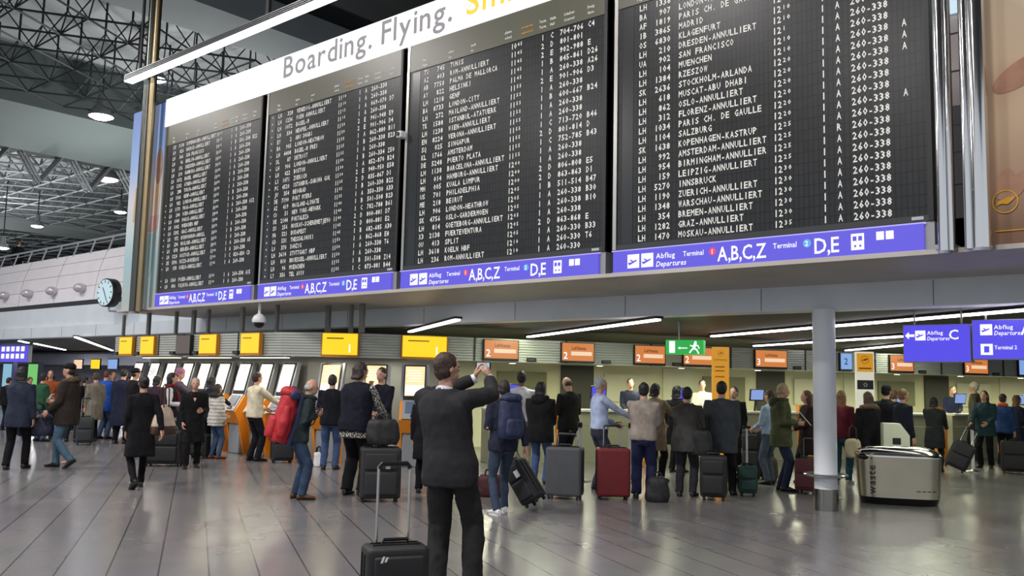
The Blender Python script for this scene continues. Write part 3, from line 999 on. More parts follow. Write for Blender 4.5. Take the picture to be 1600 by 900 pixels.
s2, w2, h2 = hung_sign('direction_sign', 'hanging blue sign with two lines of hall letters at the right picture edge', 'sign', 1520, 500, 1660, 562, 12.6, 0.16, m_blue, 'blue hanging signs', 2.66)
mb = MB()
plane_icon(mb, 0.1, h2 - 0.2, 0.14, -0.016)
plane_icon(mb, 0.1, 0.06, 0.14, -0.016)
write(mb, 'Abflug', 0.26, h2 - 0.125, 0.055, -0.016)
write(mb, 'Departures', 0.26, h2 - 0.2, 0.055, -0.016, slant=0.2, sx=0.85)
write(mb, 'A,B,Z', 0.56, h2 - 0.2, 0.15, -0.016, sx=0.85)
write(mb, 'Terminal 2', 0.26, 0.13, 0.05, -0.016, sx=0.8)
write(mb, 'D,E', 0.6, 0.06, 0.14, -0.016, sx=0.85)
obj('lettering', mb, m_signtext, s2, fix=False)
dk = MB()
plane_shape(dk, 0.17, h2 - 0.14, 0.12, -0.019)
dk.bb(0.14, 0.2, -0.019, -0.017, 0.09, 0.17)
obj('pictogram', dk, m_blue, s2, fix=False)

# exit sign: a hanging wedge with two green faces
ep = on_y(1040, 553, 13.0)
es = thing('exit_sign', 'hanging green exit sign with a running man, arrow and door', 'exit sign', ep, rad(22))
m_green = glow('lit_green', (34, 168, 66), 1.0)
ew, eh = 0.62, 0.235
obj('case', MB().bb(0, ew, 0.0, 0.3, 0, eh), m_green, es)
es_l = MB()
es_l.bb(0.06, 0.155, -0.008, 0, 0.02, eh - 0.02)
es_l.add([(0.2, -0.006, 0.1), (0.24, -0.006, 0.075), (0.24, -0.006, 0.092), (0.36, -0.006, 0.092), (0.36, -0.006, 0.108), (0.24, -0.006, 0.108), (0.24, -0.006, 0.125)], [(0, 1, 2, 3, 4, 5, 6)])
man = MB()
man.add([(0.49 + 0.022 * math.cos(k * PI / 6), -0.006, 0.195 + 0.022 * math.sin(k * PI / 6)) for k in range(12)], [tuple(range(12))])


def limb2(mb, pts, w, y=-0.006):
    for (ax, az), (bx, bz) in zip(pts, pts[1:]):
        d = Vector((bx - ax, bz - az)).normalized() * w / 2
        n = Vector((-d.y, d.x))
        mb.add([(ax - d.x + n.x, y, az - d.y + n.y), (ax - d.x - n.x, y, az - d.y - n.y), (bx + d.x - n.x, y, bz + d.y - n.y), (bx + d.x + n.x, y, bz + d.y + n.y)], [(0, 1, 2, 3)])


limb2(man, [(0.485, 0.165), (0.465, 0.1)], 0.045)
limb2(man, [(0.46, 0.1), (0.43, 0.07), (0.4, 0.03)], 0.024)
limb2(man, [(0.465, 0.1), (0.51, 0.075), (0.54, 0.02)], 0.024)
limb2(man, [(0.48, 0.16), (0.44, 0.13), (0.41, 0.145)], 0.018)
limb2(man, [(0.485, 0.155), (0.53, 0.14), (0.55, 0.1)], 0.018)
obj('arrow_and_door', es_l, m_signtext, es, fix=False)
obj('running_man', man, m_signtext, es, fix=False)
obj('hanging_rod', MB().tube([(0.2, 0.15, eh), (0.2, 0.15, 2.66 - ep.z)], 0.012, 8), m_signcase, es)


# strip lights on the low ceiling, all in one direction
m_strip = glow('strip_white', (248, 244, 250), 7.0)


def strip(pa, pb, label, n=3, w=0.09):
    a, b = on_z(*pa, 2.6), on_z(*pb, 2.6)
    d = b - a
    L = d.length
    t = thing('strip_light', label, 'strip light', (a.x, a.y, 2.6), math.atan2(d.y, d.x), 'strip lights on the low ceiling')
    obj('channel', MB().bb(0, L, -w * 0.8, w * 0.8, 0.02, 0.06), m_black, t)
    for k in range(n):
        obj('tube', MB().bb(L * k / n + 0.03, L * (k + 1) / n - 0.03, -w / 2, w / 2, -0.01, 0.02), m_strip, t)
    return t


strip((640, 519), (716, 500), 'short strip light above the second large yellow screen', 2)
strip((825, 527), (1030, 500), 'strip light ending left of the green exit sign', 3)
strip((1112, 526), (1640, 482), 'longest strip light, passing over the blue signs', 6)
strip((1178, 541), (1412, 526), 'strip light running to the left edge of the blue arrow sign', 5)
strip((1322, 548), (1440, 537), 'short strip light behind the star pillar', 3)
strip((118, 527), (176, 548), 'dashed strip light near the grey overhead cabinets at left', 4)
strip((54, 537), (102, 547), 'strip light in the far left low ceiling', 2)
strip((30, 533), (44, 536), 'shortest strip light at the far left', 1)

# ================================================================== CHECK-IN ISLAND
ULEFT = (Vector((-21.0, 10.0)), Vector((-15.2, 10.0)))
ROW0 = Vector((-12.3, 12.6))
ANG = rad(60)
RU = Vector((math.cos(ANG), math.sin(ANG)))
RN = Vector((math.sin(ANG), -math.cos(ANG)))
path = [ULEFT[0], ULEFT[1], Vector((-14.5, 10.12)), Vector((-13.8, 10.5)), Vector((-13.2, 11.1)), Vector((-12.75, 11.8)), ROW0, ROW0 + RU * 24]
ZT, ZBOT = 2.45, 1.99
m_slat = M('overhead_slats', (172, 176, 166), 0.35, 0.0, 0.04, 2)


def offset(path, d):
    out = []
    for i, p in enumerate(path):
        a = (path[max(i, 1)] - path[max(i, 1) - 1]).normalized()
        b = (path[min(i + 1, len(path) - 1)] - path[min(i + 1, len(path) - 1) - 1]).normalized()
        t = (a + b).normalized()
        out.append(p + Vector((t.y, -t.x)) * d)
    return out


prof = [(-0.55, ZBOT), (0.0, ZBOT)]
ns = 9
hh = (ZT - ZBOT) / ns
for k in range(ns):
    z0 = ZBOT + k * hh
    prof += [(0.0, z0), (0.0, z0 + hh * 0.72), (-0.02, z0 + hh * 0.8), (-0.02, z0 + hh * 0.97)]
prof += [(0.0, ZT), (-0.55, ZT)]
cols = [offset(path, d) for d, z in prof]
rings = [[(c[i].x, c[i].y, z) for c, (d, z) in zip(cols, prof)] for i in range(len(path))]
struct('trim_20', MB().loft(rings), m_slat)
# joints between the slatted units
jb = MB()
for k in range(5):
    x = -20.0 + k * 1.05
    jb.bb(x, x + 0.03, 9.985, 10.02, ZBOT, ZT)
for k in range(12):
    p = ROW0 + RU * (0.4 + 1.95 * k)
    jb.box((p.x, p.y, (ZBOT + ZT) / 2), (0.03, 0.03, ZT - ZBOT), ANG)
struct('trim_21', jb, M('joint_black', (40, 42, 42), 0.6))
# struts from the overhead units up to the soffit
for k, px in enumerate((193, 232, 275, 302, 325, 378, 432, 472, 508, 525)):
    p = on_y(px, 515, 10.3)
    if p.x > -14.4:
        p.y = 10.9
    obj('strut', MB().bb(-0.035 - 0.02 * (k % 2), 0.035 + 0.02 * (k % 2), -0.03, 0.03, 0, 2.995 - ZT), M('strut_grey', (112, 112, 110), 0.5, 0.3), None, loc=(p.x, p.y, ZT)).__setitem__('kind', 'structure')

# walls of the island
m_iwall = M('island_wall', (158, 158, 152), 0.55, 0, 0.05, 1)
wp = offset(path[:7], -0.9)
wq = offset(path[:7], -1.05)
wr = [[(a.x, a.y, 0), (a.x, a.y, ZBOT), (b.x, b.y, ZBOT), (b.x, b.y, 0)] for a, b in zip(wp, wq)]
struct('wall_kiosk', MB().loft(wr), m_iwall)
# low soffit and back wall of the counter row
m_back = M('counter_back_wall', (206, 206, 168), 0.6, 0, 0.06, 0.8)
a, b = ROW0 - RN * 4.2, ROW0 + RU * 26 - RN * 4.2
mid = (a + b) / 2
struct('wall_counter', MB().box((mid.x, mid.y, 1.33), (26, 0.12, 2.66), ANG), m_back)
rowo = lambda t, o, z=0.0: Vector((*(ROW0 + RU * t + RN * o), z))
# doorways, panels and dark openings on the back wall
dm = M('door_dark', (58, 58, 46), 0.5)
pm = M('panel_pale', (206, 208, 178), 0.5)
for k in range(8):
    t0 = 1.5 + 2.9 * k
    p = rowo(t0, -4.12)
    o = struct('door_%d' % (k + 1), MB().box((0, 0, 1.02), (0.9, 0.05, 2.04)), dm if k % 2 else pm, loc=p)
    o.rotation_euler = (0, 0, ANG)
    p = rowo(t0 + 1.4, -4.1)
    o = struct('trim_%d' % (30 + k), MB().box((0, 0, 1.5), (1.3, 0.05, 0.7)), pm if k % 2 else M('panel_olive', (120, 122, 88), 0.5), loc=p)
    o.rotation_euler = (0, 0, ANG)
# slatted white shutter and dark shelf with lit boxes behind the yellow pillar
for k in range(3):
    pass

ORANGE = M('kiosk_orange', (226, 138, 36), 0.4, 0, 0.05, 2)
KGREY = M('kiosk_grey', (150, 152, 156), 0.4, 0.3)
m_kiosk_light = glow('kiosk_lightbox', (255, 246, 238), 1.5)
m_kiosk_warm = glow('kiosk_lightbox_warm', (255, 214, 160), 1.3)
m_print = M('faint_print', (200, 190, 176), 0.6)
m_screen_blue = glow('touch_screen', (86, 112, 140), 0.55)


def kiosk(loc, rz, label, warm=False, low=True):
    t = thing('check_in_kiosk', label, 'check-in kiosk', loc, rz, 'self check-in kiosks')
    obj('base', MB().prism([(-0.2, 0), (0.2, 0), (0.2, 0.62), (-0.2, 0.62)], -0.12, 0.16), KGREY, t, bevel=0.03)
    # orange body with slanted side profile
    prof = [(-0.14, 0.0), (0.02, 0.0), (0.16, 0.62), (0.28, 0.86), (0.06, 1.2), (-0.06, 1.2)]
    for sx in (-0.255, 0.205):
        pb = MB().prism([(-a_, z_) for a_, z_ in prof], sx, sx + 0.05)
        pb.v = [(y, x, z) for x, y, z in pb.v]
        obj('side_panel', pb, ORANGE, t)
        ub_ = MB().prism([(-a_, z_) for a_, z_ in ((-0.06, 1.2), (0.06, 1.2), (-0.12, 1.88), (-0.2, 1.88))], sx, sx + 0.05)
        ub_.v = [(y, x, z) for x, y, z in ub_.v]
        obj('upper_side_panel', ub_, KGREY, t)
    f = MB()
    f.add([(-0.205, -0.16, 0.62), (0.205, -0.16, 0.62), (0.205, -0.28, 0.86), (-0.205, -0.28, 0.86), (-0.205, 0.1, 0.62), (0.205, 0.1, 0.62), (0.205, 0.1, 0.86), (-0.205, 0.1, 0.86)], [(0, 1, 2, 3), (0, 3, 7, 4), (1, 5, 6, 2), (4, 7, 6, 5), (3, 2, 6, 7), (0, 4, 5, 1)])
    obj('lower_body', f, ORANGE, t)
    a_, b_ = Vector((0, -0.27, 0.87)), Vector((0, -0.055, 1.2))
    d = (b_ - a_).normalized()
    R = Matrix.Rotation(-math.atan2(b_.y - a_.y, b_.z - a_.z), 3, 'X')
    cs = (a_ + b_) / 2
    con = obj('console', MB().box(cs, (0.41, 0.05, 0.4), R=R), KGREY, t)
    obj('touch_screen', MB().box(cs + R @ Vector((0, -0.03, 0.04)), (0.3, 0.02, 0.24), R=R), m_screen_blue, con)
    obj('keypad', MB().box(cs + R @ Vector((0.02, -0.03, -0.14)), (0.14, 0.02, 0.05), R=R), m_black, con)
    a_, b_ = Vector((0, -0.045, 1.22)), Vector((0, 0.12, 1.86))
    R = Matrix.Rotation(-math.atan2(b_.y - a_.y, b_.z - a_.z), 3, 'X')
    cs = (a_ + b_) / 2
    lp_ = obj('lightbox_panel', MB().box(cs, (0.41, 0.05, 0.66), R=R), m_black, t)
    obj('lightbox', MB().box(cs + R @ Vector((0, -0.03, 0.02)), (0.36, 0.014, 0.56), R=R), m_kiosk_warm if warm else m_kiosk_light, lp_)
    pr = MB()
    for k in range(5):
        pr.box(cs + R @ Vector((-0.02 + 0.02 * (k % 2), -0.038, 0.22 - k * 0.05)), (0.22 + 0.04 * (k % 3), 0.004, 0.012), R=R)
    if warm:
        pr.box(cs + R @ Vector((0, -0.038, -0.15)), (0.34, 0.004, 0.18), R=R)
    obj('print', pr, m_kiosk_light if warm else m_print, lp_)
    return t


KX = (211, 236, 262, 288, 315, 345, 377, 411, 445)
klab = ('farthest from the camera in the row', 'second from the far end', 'third from the far end', 'fourth from the far end', 'in the middle of the row', 'fourth from the near end', 'third from the near end', 'second from the near end', 'nearest the island corner')
for k, px in enumerate(KX):
    p = on_y(px, 600, 10.62)
    kiosk((p.x, 10.62, 0), rad(0), 'orange self check-in kiosk with white lit panel, ' + klab[k])
for px, Y, rz, lab in ((515, 10.85, rad(28), 'orange self check-in kiosk with warm lit panel at the rounded island corner'), (648, 11.55, rad(44), 'orange kiosk with warm lit panel beside the man in the grey suit'), (586, 11.1, rad(36), 'orange kiosk mostly hidden behind two people beside the stacked suitcases')):
    p = on_y(px, 600, Y)
    kiosk((p.x, Y, 0), rz, lab, True)

# screens on the overhead units
m_yellow = glow('screen_yellow', (255, 214, 8), 1.05)
m_orange = glow('screen_orange', (222, 132, 62), 0.85)
m_pale = glow('screen_pale', (250, 214, 180), 0.95)
m_dkscr = M('screen_off', (96, 84, 74), 0.3)
m_cyan = glow('screen_cyan', (130, 170, 230), 0.9)
m_ink = M('screen_ink', (120, 70, 10), 0.6)


def row_hit(px, py, o):
    """point where the picture ray meets the vertical plane of the counter row, o metres in front of it"""
    d = ray(px, py)
    n = Vector((RN.x, RN.y, 0))
    q = Vector((*(ROW0 + RN * o), 0))
    s_ = (q - CAM).dot(n) / d.dot(n)
    return CAM + d * s_


def screen(loc, rz, w, h, face, label, kind, digit=None):
    t = thing('display_screen', label, 'display screen', loc, rz, {'y': 'yellow screens on the overhead units', 'o': 'orange screens over the counters', 'd': 'dark screens', 'c': 'pale blue screens over the counters'}[kind])
    obj('bezel', MB().bb(-w / 2 - 0.02, w / 2 + 0.02, -0.06, 0.015, -0.045, h + 0.015), m_black if kind != 'y' else M('bezel_orange', (190, 120, 20), 0.5), t)
    obj('picture', MB().bb(-w / 2, w / 2, -0.066, -0.058, 0, h), face, t)
    if kind == 'o':
        mb = MB()
        write(mb, 'Lufthansa', -w * 0.2, h * 0.63, h * 0.2, -0.07, sx=0.82, gap=0.06)
        obj('lettering', mb, M('screen_navy', (60, 30, 40), 0.6), t, fix=False)
        mb = MB()
        mb.bb(-w * 0.22, w * 0.44, -0.069, -0.066, h * 0.3, h * 0.52)
        obj('text_field', mb, m_pale, t)
        mb = MB()
        write(mb, digit or '2', -w * 0.46, h * 0.1, h * 0.4, -0.07)
        obj('class_number', mb, m_signtext, t, fix=False)
    elif kind == 'y':
        mb = MB()
        mb.bb(-w * 0.38, w * 0.1, -0.069, -0.066, h * 0.74, h * 0.8)
        obj('text_line', mb, M('screen_amber', (170, 120, 10), 0.6), t)
        if digit:
            mb = MB()
            write(mb, digit, w * 0.26, h * 0.12, h * 0.4, -0.07)
            obj('class_number', mb, m_signtext, t, fix=False)
    elif kind == 'c':
        mb = MB()
        write(mb, digit or '2', -w * 0.2, h * 0.3, h * 0.42, -0.07)
        obj('class_number', mb, M('screen_blue_ink', (40, 80, 150), 0.6), t, fix=False)


def plate(loc, rz, label):
    t = thing('number_plate', label, 'number plate', loc, rz, 'black counter number plates')
    obj('casing', MB().bb(-0.1, 0.1, -0.04, 0.02, 0, 0.07), m_black, t, bevel=0.006)
    mb = MB()
    for k in range(3):
        mb.bb(-0.07 + k * 0.05, -0.04 + k * 0.05, -0.043, -0.04, 0.02, 0.05)
    obj('digits', mb, M('digit_grey', (90, 90, 88), 0.5), t)


for k, (xa, xb, kind) in enumerate(((190, 210, 'y'), (223, 244, 'y'), (279, 301, 'd'), (315, 342, 'y'), (380, 409, 'y'))):
    a, b = on_y(xa, 552, 9.99), on_y(xb, 552, 9.99)
    lab = ('yellow lit screen on the overhead slats, farthest left', 'yellow lit screen on the overhead slats, second from left', 'switched off brown screen on the overhead slats', 'yellow lit screen right of the switched off brown one', 'yellow lit screen left of the rounded island corner')[k]
    screen(((a.x + b.x) / 2, 9.98, 2.04), 0, (b.x - a.x) * 0.96, 0.38, m_yellow if kind == 'y' else m_dkscr, lab, kind)
    plate((a.x - 0.22, 9.98, 2.02), 0, 'small black number plate left of the ' + ('farthest left yellow', 'second yellow', 'switched off brown', 'third yellow', 'fourth yellow')[k] + ' screen')
for k, (px, pos, rz, lab) in enumerate(((512, (-13.52, 10.75), rad(42), 'large yellow lit screen at the rounded corner of the overhead units'), (652, (-12.6, 12.05), rad(57), 'large yellow lit screen above the head of the man in the suit'))):
    screen((*pos, 2.03), rz, 0.66 if k == 0 else 0.86, 0.4, m_yellow, lab, 'y', '1')
ro = ((755, 808, '2', 'leftmost, right of the phone'), (876, 926, '2', 'above the bald man'), (990, 1037, '2', 'left of the green exit sign'), (1066, 1112, '2', 'behind the green exit sign'), (1178, 1227, '3', 'left of the white column'), (1388, 1424, '3', 'left under the blue arrow sign'), (1504, 1540, '3', 'under the right blue sign'))
for xa, xb, dg, lab in ro:
    a, b = row_hit(xa, 560, 0.0), row_hit(xb, 560, 0.0)
    c = (a + b) / 2
    screen((c.x, c.y, 2.05), ANG, (b - a).length * 0.98, 0.36, m_orange, 'orange lit screen over the counters, ' + lab, 'o', dg)
    q = c + Vector((*RU, 0)) * ((b - a).length / 2 + 0.3)
    plate((q.x, q.y, 2.01), ANG, 'small black number plate right of the orange screen ' + lab)
for xa, xb, lab in ((1311, 1328, 'pale blue lit screen between the white column and the star pillar'), (1589, 1612, 'pale blue lit screen over the counters at the right picture edge')):
    a, b = row_hit(xa, 560, 0.0), row_hit(xb, 560, 0.0)
    c = (a + b) / 2
    screen((c.x, c.y, 2.05), ANG, (b - a).length, 0.36, m_cyan, lab, 'c', '2')

# counters
m_desk = M('desk_front', (150, 150, 126), 0.5, 0, 0.05, 2)
m_top = M('desk_top', (196, 198, 186), 0.35)
m_mon = glow('monitor_blue', (84, 80, 225), 0.9)
m_mon2 = glow('monitor_pale', (140, 165, 225), 0.9)
cw = ('at the left end of the row', 'second in the row', 'third in the row', 'fourth in the row', 'behind the yellow pillar', 'sixth in the row', 'seventh in the row', 'eighth in the row, behind the star pillar', 'ninth in the row', 'tenth in the row', 'at the far right end')
for k in range(11):
    p = rowo(1.6 + 1.95 * k, -0.35)
    t = thing('check_in_counter', 'check-in counter with orange side panel, ' + cw[k], 'check-in counter', p, ANG, 'check-in counters')
    obj('desk_front', MB().bb(-0.8, 0.55, -0.3, -0.24, 0, 1.02), m_desk, t)
    obj('desk_top', MB().bb(-0.85, 0.6, -0.38, 0.25, 1.02, 1.06), m_top, t)
    obj('side_panel', MB().prism([(0.6, 0.0), (0.92, 0.0), (0.92, 1.0), (0.78, 1.22), (0.6, 1.22)], -0.32, -0.2), ORANGE, t)
    obj('side_panel', MB().bb(-0.85, -0.8, -0.3, 0.2, 0, 1.02), m_desk, t)
    obj('baggage_belt', MB().bb(0.6, 0.92, -0.18, 0.9, 0.2, 0.32), m_black, t)
    if k != 4:
        mo = obj('monitor', MB().box((-0.3, 0.0, 1.42), (0.36, 0.04, 0.26), R=Matrix.Rotation(rad(8), 3, 'X')), m_black, t)
        obj('monitor_screen', MB().box((-0.3, -0.024, 1.425), (0.32, 0.006, 0.22), R=Matrix.Rotation(rad(8), 3, 'X')), m_mon if k < 3 else m_mon2, mo)
        obj('monitor_arm', MB().tube([(-0.3, 0.08, 1.06), (-0.3, 0.03, 1.36)], 0.025, 8), m_black, mo)
# lights under the overhead units (small fittings with their own light)
for k in range(11):
    p = rowo(1.3 + 1.95 * k, -0.3, ZBOT)
    t = thing('downlight', 'small round downlight under the overhead units, ' + cw[k].replace('in the row', 'from the corner').replace('the row', 'the overhead units'), 'downlight', p, ANG, 'downlights under the overhead units')
    obj('trim_ring', MB().lathe([(0.09, -0.02), (0.1, 0.0), (0.07, 0.01)], 16), m_signcase, t)
    obj('lens', MB().lathe([(0.06, -0.024), (0.075, -0.012)], 16), glow('downlight_warm', (255, 250, 190), 9), t)
    area_light('counter_light', rowo(1.3 + 1.95 * k, -1.6, 1.96), 0.9, 58, (1.0, 1.0, 0.72))


for k in range(3):
    x = -20.0 + k * 2.0
    t = thing('strip_light', 'flat strip light under the overhead units of the kiosk row, ' + ('farthest from', 'second from', 'nearest to')[k] + ' the corner', 'strip light', (x, 9.86, ZBOT), 0, 'strip lights under the kiosk overhead units')
    obj('channel', MB().bb(0, 1.6, 0.3, 0.42, -0.03, 0.0), m_signcase, t)
    obj('tube', MB().bb(0.03, 1.57, 0.31, 0.41, -0.04, -0.03), glow('strip_warm', (255, 248, 190), 4), t)
    area_light('kiosk_light', (x + 0.8, 10.2, ZBOT - 0.06), 1.5, 14, (1.0, 0.98, 0.85), (0, 0, 0), 0.12)
for pos in ((-13.9, 10.9), (-13.1, 11.9)):
    area_light('kiosk_light', (*pos, ZBOT - 0.03), 0.4, 7, (1.0, 0.98, 0.8))


# pillar signs
def pillar(px, o, w, label):
    p = row_hit(px, 600, o)
    t = thing('sign_pillar', label, 'sign pillar', (p.x, p.y, 0), rad(34))
    return t


m_gold = glow('pillar_gold', (246, 170, 22), 0.62)


def crane(mb, cx, cz, r, y):
    for k in range(24):
        a, b_ = 2 * PI * k / 24, 2 * PI * (k + 1) / 24
        mb.add([(cx + q * math.cos(w_), y, cz + q * math.sin(w_)) for w_, q in ((a, r), (b_, r), (b_, r * 0.88), (a, r * 0.88))], [(0, 1, 2, 3)])
    mb.add([(cx + x * r / 0.118, y, cz + z * r / 0.118) for x, z in bird], [tuple(range(len(bird)))])


t = pillar(1126, 1.0, 0.34, 'tall golden yellow sign pillar rising behind the man in the dark grey coat')
obj('slab', MB().bb(-0.17, 0.17, 0, 0.1, 0, 2.4), m_gold, t)
obj('foot_plate', MB().bb(-0.25, 0.25, -0.1, 0.2, 0, 0.02), m_steel, t)
mb = MB()
crane(mb, 0.0, 2.27, 0.06, -0.004)
write(mb, 'Lufthansa', 0, 2.12, 0.05, -0.004, align='C', sx=0.9)
for z_ in (1.98, 1.9, 1.78):
    mb.bb(-0.11, 0.08, -0.004, -0.001, z_, z_ + 0.025)
obj('lettering', mb, M('pillar_ink', (150, 90, 16), 0.6), t, fix=False)
t = pillar(1352, 1.0, 0.34, 'white sign pillar with an orange top and a black star band beside the column')
obj('slab', MB().bb(-0.19, 0.19, 0, 0.1, 0, 2.42), glow('pillar_white', (236, 234, 214), 0.7), t)
obj('foot_plate', MB().bb(-0.27, 0.27, -0.1, 0.2, 0, 0.02), m_steel, t)
obj('orange_field', MB().bb(-0.17, 0.17, -0.006, 0, 1.98, 2.38), m_gold, t)
mb = MB()
crane(mb, 0.0, 2.24, 0.085, -0.01)
mb.bb(-0.13, 0.13, -0.01, -0.006, 2.04, 2.07)
obj('emblem', mb, M('pillar_ink'), t, fix=False)
obj('black_band', MB().bb(-0.17, 0.17, -0.006, 0, 1.6, 1.8), m_black, t)
mb = MB()
for k in range(5):
    a = PI / 2 + k * 2 * PI / 5
    tip = (0.055 * math.cos(a), 0.055 * math.sin(a))
    l_, r_ = [(0.028 * math.cos(a + s_ * 0.62), 0.028 * math.sin(a + s_ * 0.62)) for s_ in (-1, 1)]
    mb.add([(q[0], -0.01, 1.7 + q[1]) for q in (l_, tip, r_)], [(0, 1, 2)])
obj('star_emblem', mb, M('star_silver', (200, 205, 205), 0.4), t, fix=False)

# self bag-drop slab with a slanted corner
p = on_z(1403, 768)
t = thing('bag_drop_panel', 'white slab with a slanted corner and a small dark square behind the waste bin', 'bag drop panel', (p.x, p.y, 0), rad(30))
obj('slab', MB().prism([(-0.2, 0), (0.2, 0), (0.2, 0.88), (0.06, 1.07), (-0.2, 1.07)], 0, 0.22), M('slab_white', (214, 216, 196), 0.4), t, bevel=0.012)
obj('reader', MB().bb(-0.06, 0.06, -0.01, 0, 0.74, 0.84), m_black, t)


# barrier posts and belts
def stanchion(px, py, label, h=0.96):
    p = on_z(px, py)
    t = thing('barrier_post', label, 'barrier post', p, 0, 'silver barrier posts')
    obj('pole', MB().lathe([(0.032, 0.02), (0.032, h - 0.08)], 14), m_white, t, smooth=True)
    obj('base', MB().lathe([(0.17, 0.0), (0.17, 0.015), (0.05, 0.04), (0.03, 0.06)], 24), m_steel, t, smooth=True)
    obj('belt_head', MB().lathe([(0.04, h - 0.09), (0.042, h - 0.01), (0.03, h)], 14), m_black, t, smooth=True)
    return t


def belt(t1, t2, label, h=0.91):
    a, b = t1.location, t2.location
    d = b - a
    e = d.normalized() * 0.045
    o = obj('barrier_belt', MB().tube([e + Vector((0, 0, h)), d / 2 + Vector((0, 0, h - 0.02)), d - e + Vector((0, 0, h))], 0.024, 4, flat=0.15), m_black, None, loc=a)
    tag(o, label, 'barrier belt', 'belts between barrier posts')


b1 = stanchion(1424, 742, 'white barrier post left of the woman with dark hair and dark coat')
b2 = stanchion(1521, 738, 'white barrier post left of the woman in the teal jacket')
b3 = stanchion(1640, 735, 'white barrier post beyond the right picture edge')
belt(b1, b2, 'black barrier belt between the two white posts right of the bin')
belt(b2, b3, 'black barrier belt running off to the right picture edge')
b4 = stanchion(905, 752, 'white barrier post behind the grey suitcase')
b5 = stanchion(985, 752, 'white barrier post behind the red suitcase')
belt(b4, b5, 'black barrier belt behind the man with white hair')

# ------------------------------------------------------------------ far left end of the hall
fl = MB()
fl.bb(-60, -27, 20, 20.5, 1.95, 2.5)
struct('trim_40', fl, M('far_fascia', (176, 176, 190), 0.5))
struct('wall_far', MB().bb(-60, -27, 21.5, 21.7, 0, 2.66), M('far_shop_wall', (150, 150, 160), 0.6))
for k, (px, c) in enumerate(((122, m_pale), (149, m_yellow), (176, m_cyan))):
    p = on_y(px, 569, 19.95)
    t = thing('display_screen', ('pale', 'yellow', 'pale blue')[k] + ' small lit screen far behind the crowd at the left', 'display screen', p)
    obj('bezel', MB().bb(-0.5, 0.5, 0, 0.06, -0.26, 0.26), m_black, t)
    obj('picture', MB().bb(-0.46, 0.46, -0.01, 0, -0.22, 0.22), c, t)
p = on_y(20, 552, 15)
t = thing('direction_sign', 'lit violet sign with rows of white marks at the far left edge', 'sign', (p.x, 15, p.z), 0)
obj('case', MB().bb(-1.6, 1.6, 0, 0.15, -0.38, 0.34), m_signcase, t)
obj('face', MB().bb(-1.58, 1.58, -0.012, 0, -0.36, 0.32), m_violet, t)
mb = MB()
for r_ in range(2):
    for k in range(5):
        mb.bb(-1.2 + k * 0.52, -0.86 + k * 0.52, -0.016, -0.012, -0.22 + r_ * 0.3, -0.02 + r_ * 0.3)
obj('white_marks', mb, m_signtext, t)
for u in (-1.2, 1.2):
    obj('hanging_rod', MB().tube([(u, 0.07, 0.34), (u, 0.07, 2.66 - p.z)], 0.02, 6), m_signcase, t)
for k, (px, c, lab) in enumerate(((10, glow('advert_teal', (140, 190, 215), 0.9), 'pale teal lit advertising panel at the far left edge'), (50, glow('advert_green', (120, 205, 110), 0.9), 'green lit advertising panel behind the crowd at the far left'))):
    p = on_y(px, 600, 16.5)
    t = thing('advertising_panel', lab, 'advertising panel', (p.x, 16.5, 0))
    obj('frame', MB().bb(-0.6, 0.6, 0, 0.2, 0, 2.0), M('panel_navy', (30, 34, 70), 0.4), t)
    obj('picture', MB().bb(-0.5, 0.5, -0.012, 0, 0.5, 1.9), c, t)


# ================================================================== PEOPLE
def lerp(a, b, t):
    return a + (b - a) * t


def remesh(mb, voxel, smooth=2, fold=None, bands=None):
    me = mb.mesh('shape')
    fix_normals(me)
    o = bpy.data.objects.new('shape', me)
    COL.objects.link(o)
    r = o.modifiers.new('r', 'REMESH')
    r.mode = 'VOXEL'
    r.voxel_size = voxel
    r.use_smooth_shade = True
    if smooth:
        s = o.modifiers.new('s', 'SMOOTH')
        s.factor = 0.5
        s.iterations = smooth
    dg = bpy.context.evaluated_depsgraph_get()
    out = bpy.data.meshes.new_from_object(o.evaluated_get(dg))
    bpy.data.objects.remove(o)
    bpy.data.meshes.remove(me)
    if fold:
        amp, fr, seed = fold
        nn = [v.normal.copy() for v in out.vertices]
        for v, n in zip(out.vertices, nn):
            p = v.co
            d = noise.noise(Vector((p.x * fr * 1.2 + seed, p.y * fr * 1.2, p.z * fr * 0.8 + p.x * fr))) * amp
            d += noise.noise(Vector((p.x * fr * 3 + seed, p.y * fr * 3 + 5, p.z * fr * 2.2))) * amp * 0.4
            if bands:
                d += bands[0] * (abs(math.sin(p.z * bands[1])) - 0.6)
            v.co = p + n * d
        out.update()
    out.polygons.foreach_set('use_smooth', [True] * len(out.polygons))
    return out


def ik(S, T, a, b, pole):
    d = T - S
    L = d.length
    if L > (a + b) * 0.995:
        T = S + d * ((a + b) * 0.995 / L)
        d = T - S
        L = d.length
    L = max(L, abs(a - b) + 0.02)
    x = (a * a - b * b + L * L) / (2 * L)
    h = math.sqrt(max(0.0, a * a - x * x))
    u = d.normalized()
    p = (pole - u * pole.dot(u))
    p = p.normalized() if p.length > 1e-5 else Vector((0, 0, 1))
    return S + u * x + p * h, T


def ering(c, rx, ry, R, n=20, e=1.0):
    out = []
    for j in range(n):
        t = 2 * PI * j / n
        cx, sy = math.cos(t), math.sin(t)
        out.append(Vector(c) + R @ Vector((rx * math.copysign(abs(cx) ** e, cx), ry * math.copysign(abs(sy) ** e, sy), 0)))
    return out


